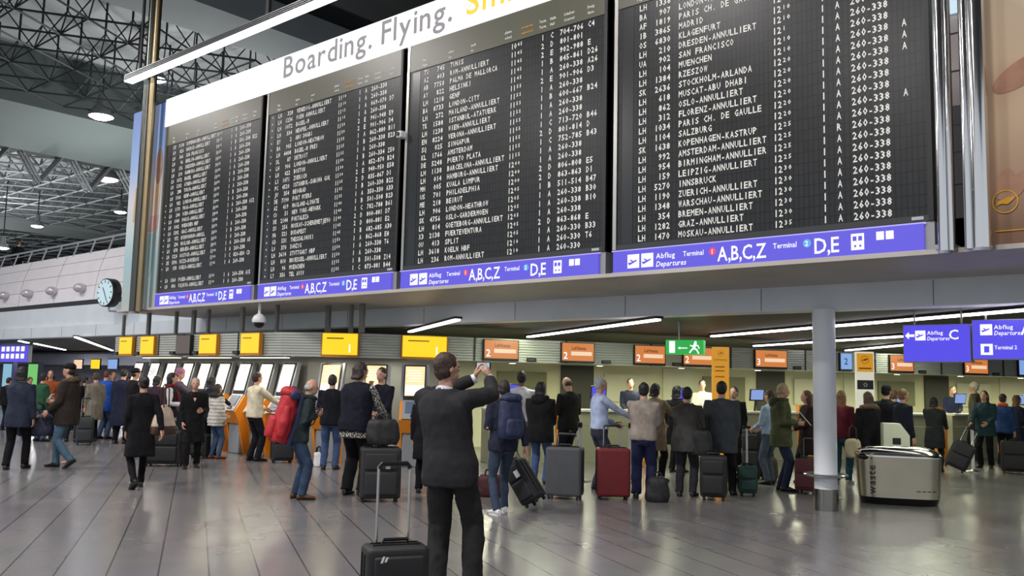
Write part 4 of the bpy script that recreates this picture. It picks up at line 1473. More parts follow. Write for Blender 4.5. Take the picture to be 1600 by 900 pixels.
HANDS = {
    'down': (0.235, 0.05, 0.80), 'loose': (0.25, -0.02, 0.82), 'pocket': (0.2, 0.1, 0.88), 'front': (0.12, 0.3, 1.02), 'hold': (0.14, 0.26, 1.12),
    'reach': (0.16, 0.5, 1.12), 'high': (0.13, 0.3, 1.42), 'push': (0.2, 0.42, 0.98), 'back': (0.27, -0.22, 0.82), 'chin': (0.08, 0.2, 1.42), 'cross': (-0.08, 0.24, 1.12), 'strap': (0.13, 0.17, 1.27),
    'trolley': (0.26, 0.16, 0.86),
}
FINGERS = ((0.028, 0.074, 0.9), (0.009, 0.083, 1.0), (-0.0105, 0.077, 1.0), (-0.029, 0.060, 1.1))


def hand(mb, W, d, n, s, curl, k=1.0, res=6, thumb_in=0.4):
    """palm and five fingers; d along the hand, n out of the palm, s towards the thumb"""
    def P(a, b, c):
        return W + (d * a + s * b + n * c) * k
    rings = []
    for a, w, th in ((-0.015, 0.026, 0.02), (0.02, 0.034, 0.019), (0.06, 0.042, 0.017), (0.092, 0.041, 0.013), (0.1, 0.036, 0.009)):
        rings.append([P(a, w * math.cos(2 * PI * j / 10), th * math.sin(2 * PI * j / 10)) for j in range(10)])
    mb.loft(rings)
    for off, L, cm in FINGERS:
        p = Vector((0.092, off, 0.0))
        ang = 0.0
        pts = [P(0.078, off * 0.95, 0), P(*p)]
        for seg, (fr, c) in enumerate(((0.45, 0.8), (0.3, 1.1), (0.25, 0.7))):
            ang += curl * c * cm
            p = p + Vector((math.cos(ang) * L * fr, off * 0.06, math.sin(ang) * L * fr))
            pts.append(P(*p))
        mb.tube(pts, [0.0098 * k, 0.0098 * k, 0.0092 * k, 0.0085 * k, 0.0062 * k], res)
    q = [P(0.012, 0.026, 0.004), P(0.04, 0.048, 0.016), P(0.066, 0.058, 0.022 + 0.02 * thumb_in), P(0.088, 0.054, 0.03 + 0.035 * thumb_in)]
    mb.tube(q, [0.014 * k, 0.0125 * k, 0.0105 * k, 0.0075 * k], res)


SKIN = M('skin_fair', (196, 150, 126), 0.5, 0, 0.06, 12)
SKIN_D = M('skin_dark', (112, 76, 56), 0.5, 0, 0.06, 12)
EYE = M('eye_dark', (24, 18, 16), 0.2)
LIP = M('lip', (150, 88, 80), 0.5)
SOLE = M('shoe_sole', (30, 28, 26), 0.7)


def person(px, yt, yb, face, label, top=('jacket', (30, 30, 34)), legs=('trousers', (28, 28, 32)), hair=('short', (40, 30, 24)), arms=('down', 'down'), feet=None, lean=0.0, twist=0.0, head=(0, 0), skin=SKIN, shoes=(24, 22, 22), build=1.0, H=None, vox=0.016, collar=None, walk=0.0, curl=0.55, pos=None, hem=None, cuff=None, group=None, eyes=None, sleeve=None, dx=0.0, pole=None, turn=(None, None), stance=0.0, headlift=0.0, sway=0.0):
    build = build * 1.1 if build >= 0.95 else build * 1.05
    g = on_z(px, yb) if pos is None else Vector(pos)
    if pos is None and -21.5 < g.x < -13.8 and g.y > 9.85:      # stands in front of the kiosk row
        g = g * (9.85 / g.y)
    v = Vector((g.x, g.y, 0)).normalized()
    right = Vector((v.y, -v.x, 0))
    fa = rad(face)
    f = v * math.cos(fa) + right * math.sin(fa)
    rz = math.atan2(-f.x, f.y)
    if H is None:
        H = on_y(px, yt, g.y).z
        H = min(1.93, max(1.4, H + 0.01))
    s = H / 1.755
    root = thing('person', label, 'person', g, rz, group)
    root.scale = (s, s, s)
    sw = 0.175 * (0.5 + 0.5 * build)          # half shoulder width
    lr = rad(lean)
    Rl = Matrix.Rotation(-lr, 3, 'X')
    HIP = Vector((sway * 0.4, -0.02 - 0.35 * math.sin(lr) * 0.35, 0.93))

    def U(p):                                 # upper body leans (and twists) about the hips
        p = Vector(p)
        w = max(0.0, min(1.0, (p.z - 0.9) / 0.45))
        q = Matrix.Rotation(rad(twist) * w, 3, 'Z') @ p
        q.x += sway * w * 0.6
        return HIP + Rl @ (q - Vector((0, 0, 0.93)))

    def UR(z):
        w = max(0.0, min(1.0, (z - 0.9) / 0.45))
        return Rl @ Matrix.Rotation(rad(twist) * w, 3, 'Z')

    # legs
    if feet is None:
        a = 0.105 + stance
        feet = ((a, 0.03 + walk, 0.0), (-a, -0.03 - walk, 0.06 if walk > 0.12 else 0.0))
    legj = []
    for sd, ft in zip((1, -1), feet):
        hipj = HIP + Vector((0.09 * sd, 0, -0.04))
        T = Vector((ft[0], ft[1], 0.085 + ft[2]))
        kn, T = ik(hipj, T, 0.425, 0.415, Vector((sd * 0.12, 1, 0)))
        legj.append((hipj, kn, T, ft))
    # arms
    armj = []
    for i, sd in enumerate((1, -1)):
        S = U((sw * sd, -0.005, 1.415))
        A = arms[i]
        if isinstance(A, str):
            A = HANDS[A]
            A = (A[0] * sd, A[1], A[2])
            T = U(A) if A[2] > 0.95 else (U((A[0], A[1], 1.0)) + Vector((0, 0, A[2] - 1.0)))
        else:
            T = Vector(A)
        pl = Vector((sd * 0.35, -0.5, -0.8)) if not pole else Vector((sd * pole[0], pole[1], pole[2]))
        E_, T = ik(S, T, 0.295, 0.265, pl)
        armj.append((S, E_, T))
    # head frame
    hy, hp = rad(head[0]), rad(head[1])
    nb = U((0, -0.01, 1.46))
    hbase = U((0, 0.015, 1.545)) + Vector((0, -math.sin(lr) * 0.03, headlift))
    RH = Matrix.Rotation(-hy, 3, 'Z') @ Matrix.Rotation(-hp - lr * 0.35, 3, 'X')

    def Hd(p):
        return hbase + RH @ Vector(p)

    # ---------------- body: one continuous surface
    b = MB()
    tors = [(0.80, .13, .10), (0.86, .158, .112), (0.93, .165, .115), (1.02, .145, .1), (1.1, .135, .095), (1.2, .148, .102), (1.3, .165, .108), (1.38, .172, .098), (1.43, .135, .08), (1.475, .07, .062)]
    b.loft([ering(U((0, 0, z)), rx * (0.6 + 0.4 * build), ry * (0.6 + 0.4 * build), UR(z)) for z, rx, ry in tors])
    b.tube([nb - Vector((0, 0, .04)), nb + (hbase - nb) * 0.5, hbase + Vector((0, 0, .05))], [.062, .056, .056], 14)
    b.ball(Hd((0, 0.005, 0.115)), (.073, .094, .104), 18, RH)
    b.ball(Hd((0, 0.035, 0.055)), (.056, .064, .066), 14, RH)
    b.tube([Hd((0, 0.088, 0.118)), Hd((0, 0.107, 0.083)), Hd((0, 0.095, 0.07))], [.009, .015, .011], 8)
    for sd in (1, -1):
        b.ball(Hd((.078 * sd, -0.005, 0.095)), (.011, .02, .031), 8, RH)
        b.ball(Hd((.03 * sd, 0.083, 0.125)), (.02, .014, .008), 8, RH)
    b.ball(Hd((0, 0.09, 0.028)), (.021, .014, .013), 8, RH)
    for S, E_, T in armj:
        b.tube([lerp(S, U((0, 0, 1.4)), .45), S, lerp(S, E_, .5), E_, lerp(E_, T, .35), T + (E_ - T).normalized() * 0.0], [.05, .052, .045, .038, .037, .027], 12)
    for hipj, kn, T, ft in legj:
        b.tube([hipj + Vector((0, 0, .06)), hipj, lerp(hipj, kn, .5), kn, lerp(kn, T, .35), T], [.07, .078, .066, .05, .05, .034], 12)
        b.tube([T, T + Vector((0.01 * (1 if ft[0] > 0 else -1), .06, -.035)), T + Vector((0.02 * (1 if ft[0] > 0 else -1), .13, -.05))], [.035, .035, .028], 10, flat=0.8)
    me = remesh(b, vox if vox < 0.012 else max(vox, 0.014), 1)
    hm = MB()
    for i, (S, E_, T) in enumerate(armj):
        sd = (1, -1)[i]
        d = (T - E_).normalized()
        if turn[i] is not None:
            d, n, th = [Vector(q).normalized() for q in turn[i]]
        else:
            up = Vector((0, 0.55, 1))
            th = (up - d * up.dot(d)).normalized()
            n = d.cross(th).normalized()
            if n.dot(Vector((-sd, 0.0, 0))) < 0:
                n = -n
        hand(hm, T, d, n, th, curl, 1.0, 6 if vox > 0.012 else 8)
    k0 = len(me.vertices)
    bm = bmesh.new()
    bm.from_mesh(me)
    h2 = hm.mesh('hands')
    fix_normals(h2)
    bm.from_mesh(h2)
    bm.to_mesh(me)
    bm.free()
    bpy.data.meshes.remove(h2)
    me.polygons.foreach_set('use_smooth', [True] * len(me.polygons))
    obj('body', me, skin, root)

    # ---------------- trousers, skirt
    lk, lc = legs
    lm = cloth(lc) if not isinstance(lc, bpy.types.Material) else lc
    if lk != 'none':
        lb = MB()
        wd = {'trousers': 1.0, 'wide': 1.22, 'slim': 0.84, 'tights': 0.84}[lk]
        if lk != 'tights':
            lb.loft([ering(U((0, 0, z)), rx * (0.62 + 0.4 * build), ry * (0.62 + 0.4 * build), UR(z)) for z, rx, ry in ((.8, .13, .1), (.86, .172, .125), (.94, .176, .126), (1.02, .152, .112))])
        for hipj, kn, T, ft in legj:
            end = lerp(T, kn, -0.05)
            lb.tube([hipj + Vector((0, 0, .05)), hipj - Vector((0, 0, .03)), lerp(hipj, kn, .5), kn, lerp(kn, T, .4), lerp(kn, T, .8), end], [.084, .096, .088 * (.5 + .5 * wd), .072 * wd, .07 * wd, .064 * wd, .066 * wd], 14)
        obj('trousers' if lk != 'tights' else 'tights', remesh(lb, vox, 2, (0.011, 9, px * 0.37)), lm, root)

    # ---------------- top garment
    tk, tcx = top
    tm = cloth(tcx) if not isinstance(tcx, bpy.types.Material) else tcx
    # style: ease, hem, hem half-width, sleeve width, fold, bands
    ST = {'jacket': (.026, .82, .19, 1.0), 'suit': (.022, .775, .185, 1.12), 'coat': (.034, .56, .22, 1.1), 'longcoat': (.034, .42, .24, 1.1), 'parka': (.045, .72, .215, 1.25), 'puffer': (.05, .78, .215, 1.35), 'shirt': (.016, .93, .165, .9), 'sweater': (.028, .86, .18, 1.1), 'vest': (.04, .84, .2, 0), 'tee': (.016, .9, .17, .95), 'blazer': (.022, .82, .18, .98)}
    es_, hz, hw, sl = ST[tk]
    hz = hem or hz
    tb = MB()
    bs = 0.6 + 0.4 * build
    prof = []
    if hz < 0.9:
        prof += [(hz, hw, hw * .74), (lerp(hz, .9, .5), lerp(hw, .178 + es_, .5), lerp(hw * .74, .13 + es_, .5))]
    else:
        prof += [(hz, .165 + es_, .118 + es_)]
    for z, rx, ry in ((.95, .166, .117), (1.04, .15, .106), (1.12, .146, .104), (1.22, .155, .108), (1.31, .172, .112), (1.37, .178, .1), (1.415, .152, .09), (1.455, .095, .072), (1.485, .07, .062)):
        if z > hz + 0.03:
            prof.append((z, rx + es_, ry + es_))
    rg = []
    for z, rx, ry in prof:
        if z < 0.93:
            c = U((0, 0, 0.93)) + Vector((0, 0, z - 0.93))
            rg.append(ering(c, rx * bs, ry * bs, Matrix.Identity(3), 24, .85))
        else:
            rg.append(ering(U((0, 0, z)), rx * bs, ry * bs, UR(z), 24, .85))
    tb.loft(rg)
    if collar != 'none':
        tb.tube([nb - Vector((0, 0, .05)), nb + (hbase - nb) * .45], [.085, .074], 16)
    if sl:
        stop = -0.02 if tk != 'tee' else None
        for S, E_, T in armj:
            if tk == 'tee':
                tb.tube([lerp(S, U((0, 0, 1.4)), .5), S, lerp(S, E_, .75)], [.075, .07, .062], 12)
            else:
                en = lerp(T, E_, .06)
                tb.tube([lerp(S, U((0, 0, 1.38)), .5), S, lerp(S, E_, .5), E_, lerp(E_, T, .5), en], [.078, .074 * (.4 + .6 * sl), .064 * sl, .056 * sl, .049 * sl, .043 * sl], 14)
    else:
        for S, E_, T in armj:
            tb.tube([lerp(S, U((0, 0, 1.38)), .5), lerp(S, E_, .08)], [.085, .078], 12)
    amp = {'suit': .007, 'shirt': .012, 'tee': .01}.get(tk, .013)
    garment = remesh(tb, vox, 2 if tk != 'puffer' else 1, (amp, 8, px * 0.61), (.016, 38) if tk == 'puffer' else None)
    nm = {'jacket': 'jacket', 'suit': 'suit_jacket', 'coat': 'coat', 'longcoat': 'coat', 'parka': 'jacket', 'puffer': 'puffer_jacket', 'shirt': 'shirt', 'sweater': 'sweater', 'vest': 'padded_vest', 'tee': 'shirt', 'blazer': 'blazer'}[tk]
    gt = obj(nm, garment, tm, root)
    if sleeve:
        sb = MB()
        for S, E_, T in armj:
            sb.tube([lerp(S, U((0, 0, 1.38)), .3), S, lerp(S, E_, .5), E_, lerp(E_, T, .5), lerp(T, E_, .06)], [.068, .07, .064, .056, .05, .042], 14)
        if tk == 'vest':
            sb.loft([ering(U((0, 0, .93)) + Vector((0, 0, z - .93)), rx * bs, ry * bs, Matrix.Identity(3), 20) for z, rx, ry in ((.76, .196, .145), (.9, .192, .14))])
        obj('shirt', remesh(sb, vox, 1, (.01, 9, px)), cloth(sleeve) if not isinstance(sleeve, bpy.types.Material) else sleeve, root)
    if collar and collar != 'none':
        ck, cc = collar
        cm = cloth(cc)
        cb = MB()
        if ck == 'fur':
            for j in range(22):
                a = 2 * PI * j / 22
                cb.ball(nb + Rl @ Vector((.125 * math.cos(a), .105 * math.sin(a) - .015, .01 + .03 * math.sin(a) * -1)), .055, 8)
            obj('fur_collar', remesh(cb, .018, 0, (.03, 38, px)), cm, root)
        elif ck == 'hood':
            cb.ball(nb + Rl @ Vector((0, -.1, -.01)), (.15, .09, .1), 12)
            cb.tube([nb + Rl @ Vector((.13 * math.cos(a), .11 * math.sin(a), .03)) for a in [PI * 2 * q / 14 for q in range(15)]], .04, 8)
            obj('hood', remesh(cb, .018, 2, (.012, 12, px)), cm, root)
        elif ck == 'scarf':
            cb.tube([nb + Rl @ Vector((.09 * math.cos(a), .08 * math.sin(a), .035 + .01 * math.sin(3 * a))) for a in [PI * 2 * q / 14 for q in range(15)]], .038, 8)
            cb.tube([nb + Rl @ Vector((.04, .09, .02)), U((.05, .17, 1.3)), U((.05, .17, 1.12))], [.035, .04, .04], 8, flat=.5)
            obj('scarf', remesh(cb, .016, 1, (.012, 14, px)), cm, root)
        elif ck == 'shirt':
            cb.tube([nb + (hbase - nb) * .1, nb + (hbase - nb) * .5], [.078, .069], 16)
            obj('shirt_collar', remesh(cb, .01, 0), cm, root)
        elif ck == 'vneck':
            y0 = .112 + es_
            pts = [U((-.07, y0 * .62, 1.45)), U((0, y0 + .012, 1.3)), U((.07, y0 * .62, 1.45)), U((0, y0 * .4, 1.47))]
            cb.loft([[p + Vector((0, -.05, 0)) for p in pts], [p + Vector((0, .008, 0)) for p in pts]])
            obj('neckline', cb, skin, root)
    if cuff:
        cb = MB()
        for S, E_, T in armj:
            cb.tube([lerp(T, E_, .1), lerp(T, E_, -.04)], [.04, .039], 14)
        obj('shirt_cuffs', cb, cloth(cuff), root, smooth=True)

    # ---------------- shoes
    for sd, (hipj, kn, T, ft) in zip((1, -1), legj):
        tilt = Matrix.Rotation(rad(-38 if ft[2] > .04 else 0), 3, 'X') @ Matrix.Rotation(0, 3, 'X')
        RS = Matrix.Rotation(rad(-9 * sd), 3, 'Z') @ tilt
        A = T + Vector((0, 0, -.085))
        def Q(x, y_, z):
            return T + RS @ Vector((x, y_, z - .085))
        sh = MB()
        rr = []
        for y_, w, h in ((-.075, .022, .05), (-.065, .035, .07), (-.02, .041, .085), (.04, .042, .082), (.1, .047, .058), (.15, .044, .044), (.185, .03, .034), (.198, .012, .024)):
            rr.append([Q(w * math.cos(2 * PI * j / 12), y_, max(.004, .012 + h * (.5 + .5 * math.sin(2 * PI * j / 12)))) for j in range(12)])
        sh.loft(rr)
        so = obj('shoe', sh, M('leather_%d_%d_%d' % shoes, shoes, .4), root, smooth=True)
        sl_ = MB()
        sl_.loft([[Q(w * math.cos(2 * PI * j / 12) * 1.03, .06 + w2 * math.sin(2 * PI * j / 12), z) for j in range(12)] for z, w, w2 in ((0.0, .042, .132), (.016, .044, .136))])
        obj('sole', sl_, SOLE if sum(shoes) < 500 else M('white_sole', (230, 230, 230), .6), so)

    # ---------------- hair, hats
    hk, hc = hair
    hmtl = M('hair_%d_%d_%d' % hc, hc, .6, 0, .3, 40, .5, 90)
    hb = MB()
    if hk in ('short', 'long', 'bun', 'tail', 'bob', 'balding'):
        if hk == 'balding':
            hb.ball(Hd((0, -.03, .085)), (.083, .072, .06), 16, RH)
        else:
            hb.ball(Hd((0, -.012, .13)), (.083, .098, .1), 18, RH)
            hb.ball(Hd((0, -.035, .085)), (.08, .068, .075), 14, RH)
        if hk in ('long', 'bob'):
            zb = -.17 if hk == 'long' else -.02
            hb.loft([[Hd((cx_ * rx, -.035 + cy_ * ry - (0.03 if z < 0 else 0), z)) for cx_, cy_ in [(math.cos(2 * PI * j / 16), math.sin(2 * PI * j / 16)) for j in range(16)]] for z, rx, ry in ((zb, .07, .035), (zb * .5, .098, .055), (.04, .1, .07), (.13, .09, .085))])
        if hk == 'bun':
            hb.ball(Hd((0, -.11, .15)), .045, 12)
        if hk == 'tail':
            hb.tube([Hd((0, -.09, .14)), Hd((0, -.14, .09)), Hd((0, -.13, -.06))], [.03, .035, .012], 10)
        obj('hair', remesh(hb, .012 if vox > .012 else .008, 1, (.008, 30, px)), hmtl, root)
    elif hk in ('hat', 'beanie', 'cap'):
        if hk == 'beanie':
            hb.ball(Hd((0, -.008, .15)), (.09, .105, .098), 16, RH)
            hb.ball(Hd((0, -.025, .1)), (.086, .09, .06), 14, RH)
        else:
            hb.ball(Hd((0, -.008, .165)), (.09, .105, .075), 16, RH)
            if hk == 'cap':
                hb.loft([[Hd((.07 * math.cos(2 * PI * j / 12), .1 + .07 * math.sin(2 * PI * j / 12), z)) for j in range(12)] for z in (.15, .165)])
            else:
                hb.loft([[Hd((.14 * math.cos(2 * PI * j / 20), .15 * math.sin(2 * PI * j / 20), z)) for j in range(20)] for z in (.148, .162)])
        obj('hat' if hk != 'beanie' else 'knit_cap', remesh(hb, .012, 1), cloth(hc), root)
        nh = MB()
        nh.ball(Hd((0, -.03, .085)), (.081, .07, .07), 14, RH)
        obj('hair', nh, M('hair_40_30_24', (40, 30, 24), .6, 0, .3, 40, .5, 90), root, smooth='all')
    # ---------------- eyes and mouth where the face can be seen
    if eyes is None:
        a = (face + head[0]) % 360
        eyes = 50 < a < 310
    if eyes:
        for sd in (1, -1):
            ey = MB()
            ey.ball(Hd((.03 * sd, .09, .112)), (.012, .008, .007), 8, RH)
            obj('eye', ey, EYE, root, smooth='all')
        mo = MB()
        mo.ball(Hd((0, .101, .044)), (.022, .006, .006), 8, RH)
        obj('mouth', mo, LIP, root, smooth='all')
    return dict(root=root, arm=armj, U=U, HIP=HIP, nb=nb, s=s, Rl=Rl, head=Hd, UR=UR)


def world_of(P, q):
    r = P['root']
    return Vector(r.location) + Matrix.Rotation(r.rotation_euler.z, 3, 'Z') @ (Vector(q) * P['s'])


# ================================================================== LUGGAGE
def luggage_rot(g, a):
    v = Vector((g.x, g.y, 0)).normalized()
    y = Matrix.Rotation(-rad(a), 3, 'Z') @ v
    return math.atan2(-y.x, y.y)


ZIP = M('zip_black', (12, 12, 13), 0.35)
RUB = M('wheel_rubber', (18, 18, 18), 0.6)


def suitcase(px, py, w, h, d, color, label, a=0, handle=0.35, tilt=0, lift=0.0, soft=True, pocket=True, hcol=None, single=False, tagc=None, rough=.6, z=None, group=None, cat='suitcase'):
    g = on_z(px, py) if z is None else on_z(px, py, z)
    t = thing(cat.replace(' ', '_'), label, cat, g, luggage_rot(g, a), group)
    if tilt:
        t.rotation_euler = (0, rad(tilt), t.rotation_euler.z)
        t.location.z += abs(math.sin(rad(tilt))) * w / 2 + .01
    mt = M('luggage_%d_%d_%d' % color, color, rough, 0, .08, 6, .25 if soft else .05, 160)
    wh = 0.045
    obj('shell', MB().bb(-w / 2, w / 2, -d / 2, d / 2, wh, h), mt, t, smooth=True, bevel=min(.045, d * .2), seg=4)
    zb = MB()
    for zo in (-.16, .16):
        y = zo * d
        rr = []
        zb.tube([(-w / 2 - .003, y, wh + .06), (-w / 2 - .003, y, h - .05), (-w / 2 + .05, y, h + .004), (w / 2 - .05, y, h + .004), (w / 2 + .003, y, h - .05), (w / 2 + .003, y, wh + .06)], .006, 6)
    if not soft:
        for k in range(5):
            x = -w * .34 + w * .17 * k
            zb.tube([(x, -d / 2 - .002, wh + .06), (x, -d / 2 - .002, h - .06)], .007, 6)
    obj('zip_band', zb, ZIP if soft else mt, t)
    if pocket and soft:
        obj('front_pocket', MB().bb(-w * .4, w * .4, -d / 2 - .035, -d / 2 + .02, wh + .05, h * .56), mt, t, smooth=True, bevel=.025, seg=3)
        obj('front_pocket', MB().bb(-w * .4, w * .4, -d / 2 - .025, -d / 2 + .02, h * .6, h * .9), mt, t, smooth=True, bevel=.02, seg=3)
    obj('carry_grip', MB().tube([(-.09, 0, h - .005), (-.075, 0, h + .03), (.075, 0, h + .03), (.09, 0, h - .005)], .012, 8), ZIP, t, smooth=True)
    for sx in (-1, 1):
        for sy in (-1, 1):
            ax = Vector((sx * (w / 2 - .05), sy * (d / 2 - .045), wh * .62))
            wb = MB().tube([ax - Vector((.014, 0, 0)), ax + Vector((.014, 0, 0))], wh * .6, 12)
            obj('wheel', wb, RUB, t)
    if handle:
        hm = hcol or M('handle_aluminium', (190, 190, 186), .25, 1.0)
        hw = .0 if single else w * .26
        hb = MB()
        for sx in ((0,) if single else (-1, 1)):
            hb.tube([(sx * hw, d / 2 - .03, h - .03), (sx * hw, d / 2 - .03, h + handle - .02)], .0095 if not single else .016, 8)
        th = obj('telescopic_handle', hb, hm, t, smooth=True)
        if single:
            obj('grip', MB().tube([(-.06, d / 2 - .03, h + handle), (.06, d / 2 - .03, h + handle)], .017, 8), ZIP, th, smooth=True)
        else:
            obj('grip', MB().tube([(-hw, d / 2 - .03, h + handle - .03), (-hw + .02, d / 2 - .03, h + handle), (hw - .02, d / 2 - .03, h + handle), (hw, d / 2 - .03, h + handle - .03)], .017, 8), ZIP, th, smooth=True)
    if tagc:
        obj('luggage_tag', MB().bb(w * .1, w * .1 + .06, -d / 2 - .05, -d / 2 - .044, h * .62, h * .62 + .09), M('tag_%d_%d_%d' % tagc, tagc, .5), t)
    return t


def bag_mesh(w, h, d, top=.7, n=24, rows=8, sag=0.0):
    rings = []
    for k in range(rows + 1):
        u = k / rows
        z = h * u
        f = lerp(1.0, top, u ** 1.6) * (0.82 + .18 * math.sin(min(1, u * 3) * PI / 2))
        if k == rows:
            f *= .8
        rings.append([(x, y, z + sag * (abs(x) / w) * u) for x, y, _ in sellipse(w / 2 * f, d / 2 * f, 0, n, .7)])
    return MB().loft(rings)


def soft_bag(name, cat, loc, rz, w, h, d, color, label, strap=.25, top=.75, base=None, group=None, handles=2):
    t = thing(name, label, cat, loc, rz, group)
    mt = M('bag_%d_%d_%d' % color, color, .65, 0, .1, 6, .3, 90)
    obj('bag_body', remesh(bag_mesh(w, h, d, top), .02, 2, (.014, 9, w * 40)), mt, t)
    if base:
        bb_ = MB().loft([[(x, y, z) for x, y, _ in sellipse(w / 2 * f, d / 2 * f, 0, 24, .7)] for z, f in ((-.004, .8), (.02, .96), (h * .28, 1.0), (h * .3, .97))])
        obj('base_panel', bb_, M('bag_%d_%d_%d' % base, base, .6), t, smooth=True)['label'] = 'brown base'
    if strap:
        for sy in ((-1, 1) if handles == 2 else (0,)):
            y = sy * d * .22
            obj('strap', MB().tube([(-w * .24 * top, y, h * .93), (-w * .2 * top, y, h + strap * .75), (0, y * .4, h + strap), (w * .2 * top, y, h + strap * .75), (w * .24 * top, y, h * .93)], .013, 8, flat=.5), ZIP if not base else M('bag_%d_%d_%d' % base), t, smooth=True)
    return t


def backpack(P, color, label, w=.32, h=.5, d=.2, second=None, drop=0.0, big=False):
    r = P['root']
    c = P['U']((0, -.13 - d / 2, 1.0 - drop))
    t = thing('backpack', label, 'backpack', world_of(P, c), r.rotation_euler.z)
    lean_ = P['Rl'].to_euler().x
    t.rotation_euler = (lean_, 0, r.rotation_euler.z)
    mt = M('pack_%d_%d_%d' % color, color, .6, 0, .12, 7, .3, 120)
    m2 = M('pack_%d_%d_%d' % second, second, .6, 0, .1, 7, .3, 120) if second else mt
    obj('main_bag', remesh(bag_mesh(w, h, d, .8), .018, 2, (.012, 10, w * 31)), mt, t)
    pk = bag_mesh(w * .7, h * .42, d * .5, .85)
    pk.v = [(x, y - d * .5, z + h * .06) for x, y, z in pk.v]
    obj('front_pocket', remesh(pk, .016, 2, (.008, 12, 3)), mt, t)
    ld = MB().ball((0, -.01, h * .97), (w * .46, d * .52, h * .13), 16)
    obj('lid', remesh(ld, .016, 1, (.01, 11, 5)), m2 if not big else mt, t)
    if big:
        for sx in (-1, 1):
            q = MB().tube([(sx * w * .5, -.02, h * .12), (sx * w * .54, -.02, h * .4), (sx * w * .5, -.02, h * .72)], [.05, .07, .045], 10)
            obj('side_pocket', remesh(q, .016, 1, (.008, 12, sx)), mt, t)
        rc = MB().tube([(-w * .62, d * .25, h * .86), (0, d * .1, h * 1.02), (w * .55, d * .1, h * .92)], [.06, .075, .06], 12)
        obj('rolled_mat', remesh(rc, .016, 1, (.008, 12, 9)), m2, t)
        sp = MB().tube([(w * .2, d * .52, h * .98), (w * .25, d * .6, h * .4), (w * .2, d * .5, 0)], .05, 10)
        obj('back_padding', sp, m2, t, smooth=True)
    for sx in (-1, 1):
        obj('shoulder_strap', MB().tube([(sx * .1, d * .42, h * .9), (sx * .115, d * .5 + .1, h * .98), (sx * .115, d * .5 + .27, h * .86), (sx * .14, d * .5 + .24, h * .5), (sx * .14, d * .5 + .03, h * .2)], .02, 8, flat=.45), m2 if second else ZIP, t, smooth=True)
    return t


# ------------------------------------------------------------------ the man with the phone and his case
NAVYJ = (58, 66, 84)
JEAN = (62, 80, 108)
JEAND = (44, 54, 76)
BLK = (19, 19, 21)
DK = (31, 31, 36)

man = person(708, 556, 925, 18, 'man in a dark grey suit seen from behind, raising a phone to photograph the board', ('suit', (46, 46, 48)), ('wide', (44, 44, 45)), ('short', (58, 40, 32)),
             arms=((.125, .40, 1.575), (-.005, .41, 1.575)), head=(38, -3), vox=.009, collar=('shirt', (205, 206, 212)), cuff=(225, 226, 232), twist=-18, curl=.75, stance=.03, shoes=(20, 20, 20), sway=-.1, build=1.22, pole=(.9, -.1, -.45),
             turn=(((-.25, .25, .95), (-.9, .3, -.2), (-.2, -.75, .3)), ((.25, .25, .95), (.9, .3, -.2), (.2, -.75, .3))))
sb = MB()
for k in range(3):
    sb.tube([man['U']((-.0 + .004 * k, -.15, .79 + k * .07)), man['U']((-.0, -.148, .84 + k * .07))], .004, 5)
obj('vent', sb, ZIP, man['root'])
hands = [a[2] for a in man['arm']]
pm_ = (hands[0] + hands[1]) / 2 + Vector((0, .03, .1))
ph = thing('mobile_phone', 'mobile phone with a lit screen held up by the man in the grey suit', 'phone', world_of(man, pm_), man['root'].rotation_euler.z)
obj('case', MB().box((0, 0, 0), (.13, .011, .074)), ZIP, ph, bevel=.004)
obj('screen', MB().box((0, -.0062, 0), (.108, .002, .062)), glow('phone_screen', (170, 200, 225), .9), ph)
obj('camera_lens', MB().tube([(.045, .0055, .02), (.045, .009, .02)], .007, 12), m_chrome, ph)

suitcase(613, 987, .405, .545, .24, (26, 26, 28), 'small black trolley case with extended handle standing left of the man in the suit', a=-14, handle=.5, tagc=None)
lg = bpy.data.objects['suitcase']
mk_ = MB()
mk_.add([(-.13, -.158, .46), (-.115, -.158, .46), (-.1, -.158, .5), (-.115, -.158, .5)], [(0, 1, 2, 3)])
mk_.add([(-.105, -.158, .465), (-.09, -.158, .465), (-.078, -.158, .495), (-.093, -.158, .495)], [(0, 1, 2, 3)])
obj('white_badge', mk_, M('badge_white', (225, 225, 225), .5), lg, fix=False)

# ------------------------------------------------------------------ left group, walking and waiting
w1 = person(23, 575, 733, 20, 'person in a dark navy jacket and black trousers at the far left, seen from behind', ('parka', (46, 52, 68)), ('trousers', BLK), ('bob', (22, 20, 22)), arms=('down', (.3, .1, .82)), walk=.1, build=.9)
m2 = person(97, 570, 731, 292, 'man in a dark brown jacket with fur collar and jeans, holding a white paper', ('parka', (50, 44, 40)), ('trousers', (78, 102, 122)), ('cap', (28, 26, 28)), arms=('hold', (-.2, .22, .95)), walk=.13, collar=('fur', (84, 72, 58)), build=1.1)
q = world_of(m2, m2['arm'][0][2] + Vector((0, .1, .05)))
pt = tag(obj('paper', MB().box((0, 0, 0), (.1, .012, .15)), M('paper_white', (236, 236, 232), .6), None, loc=q), 'white folded paper in the hand of the man with the fur collar', 'paper')
pt.rotation_euler = (rad(30), 0, m2['root'].rotation_euler.z)
db = on_z(54, 681, .52)
dbag = soft_bag('duffel_bag', 'duffel bag', db, luggage_rot(db, 10), .62, .36, .34, (38, 40, 62), 'big dark navy duffel bag carried between the two walkers at the left', strap=.2, top=.8)

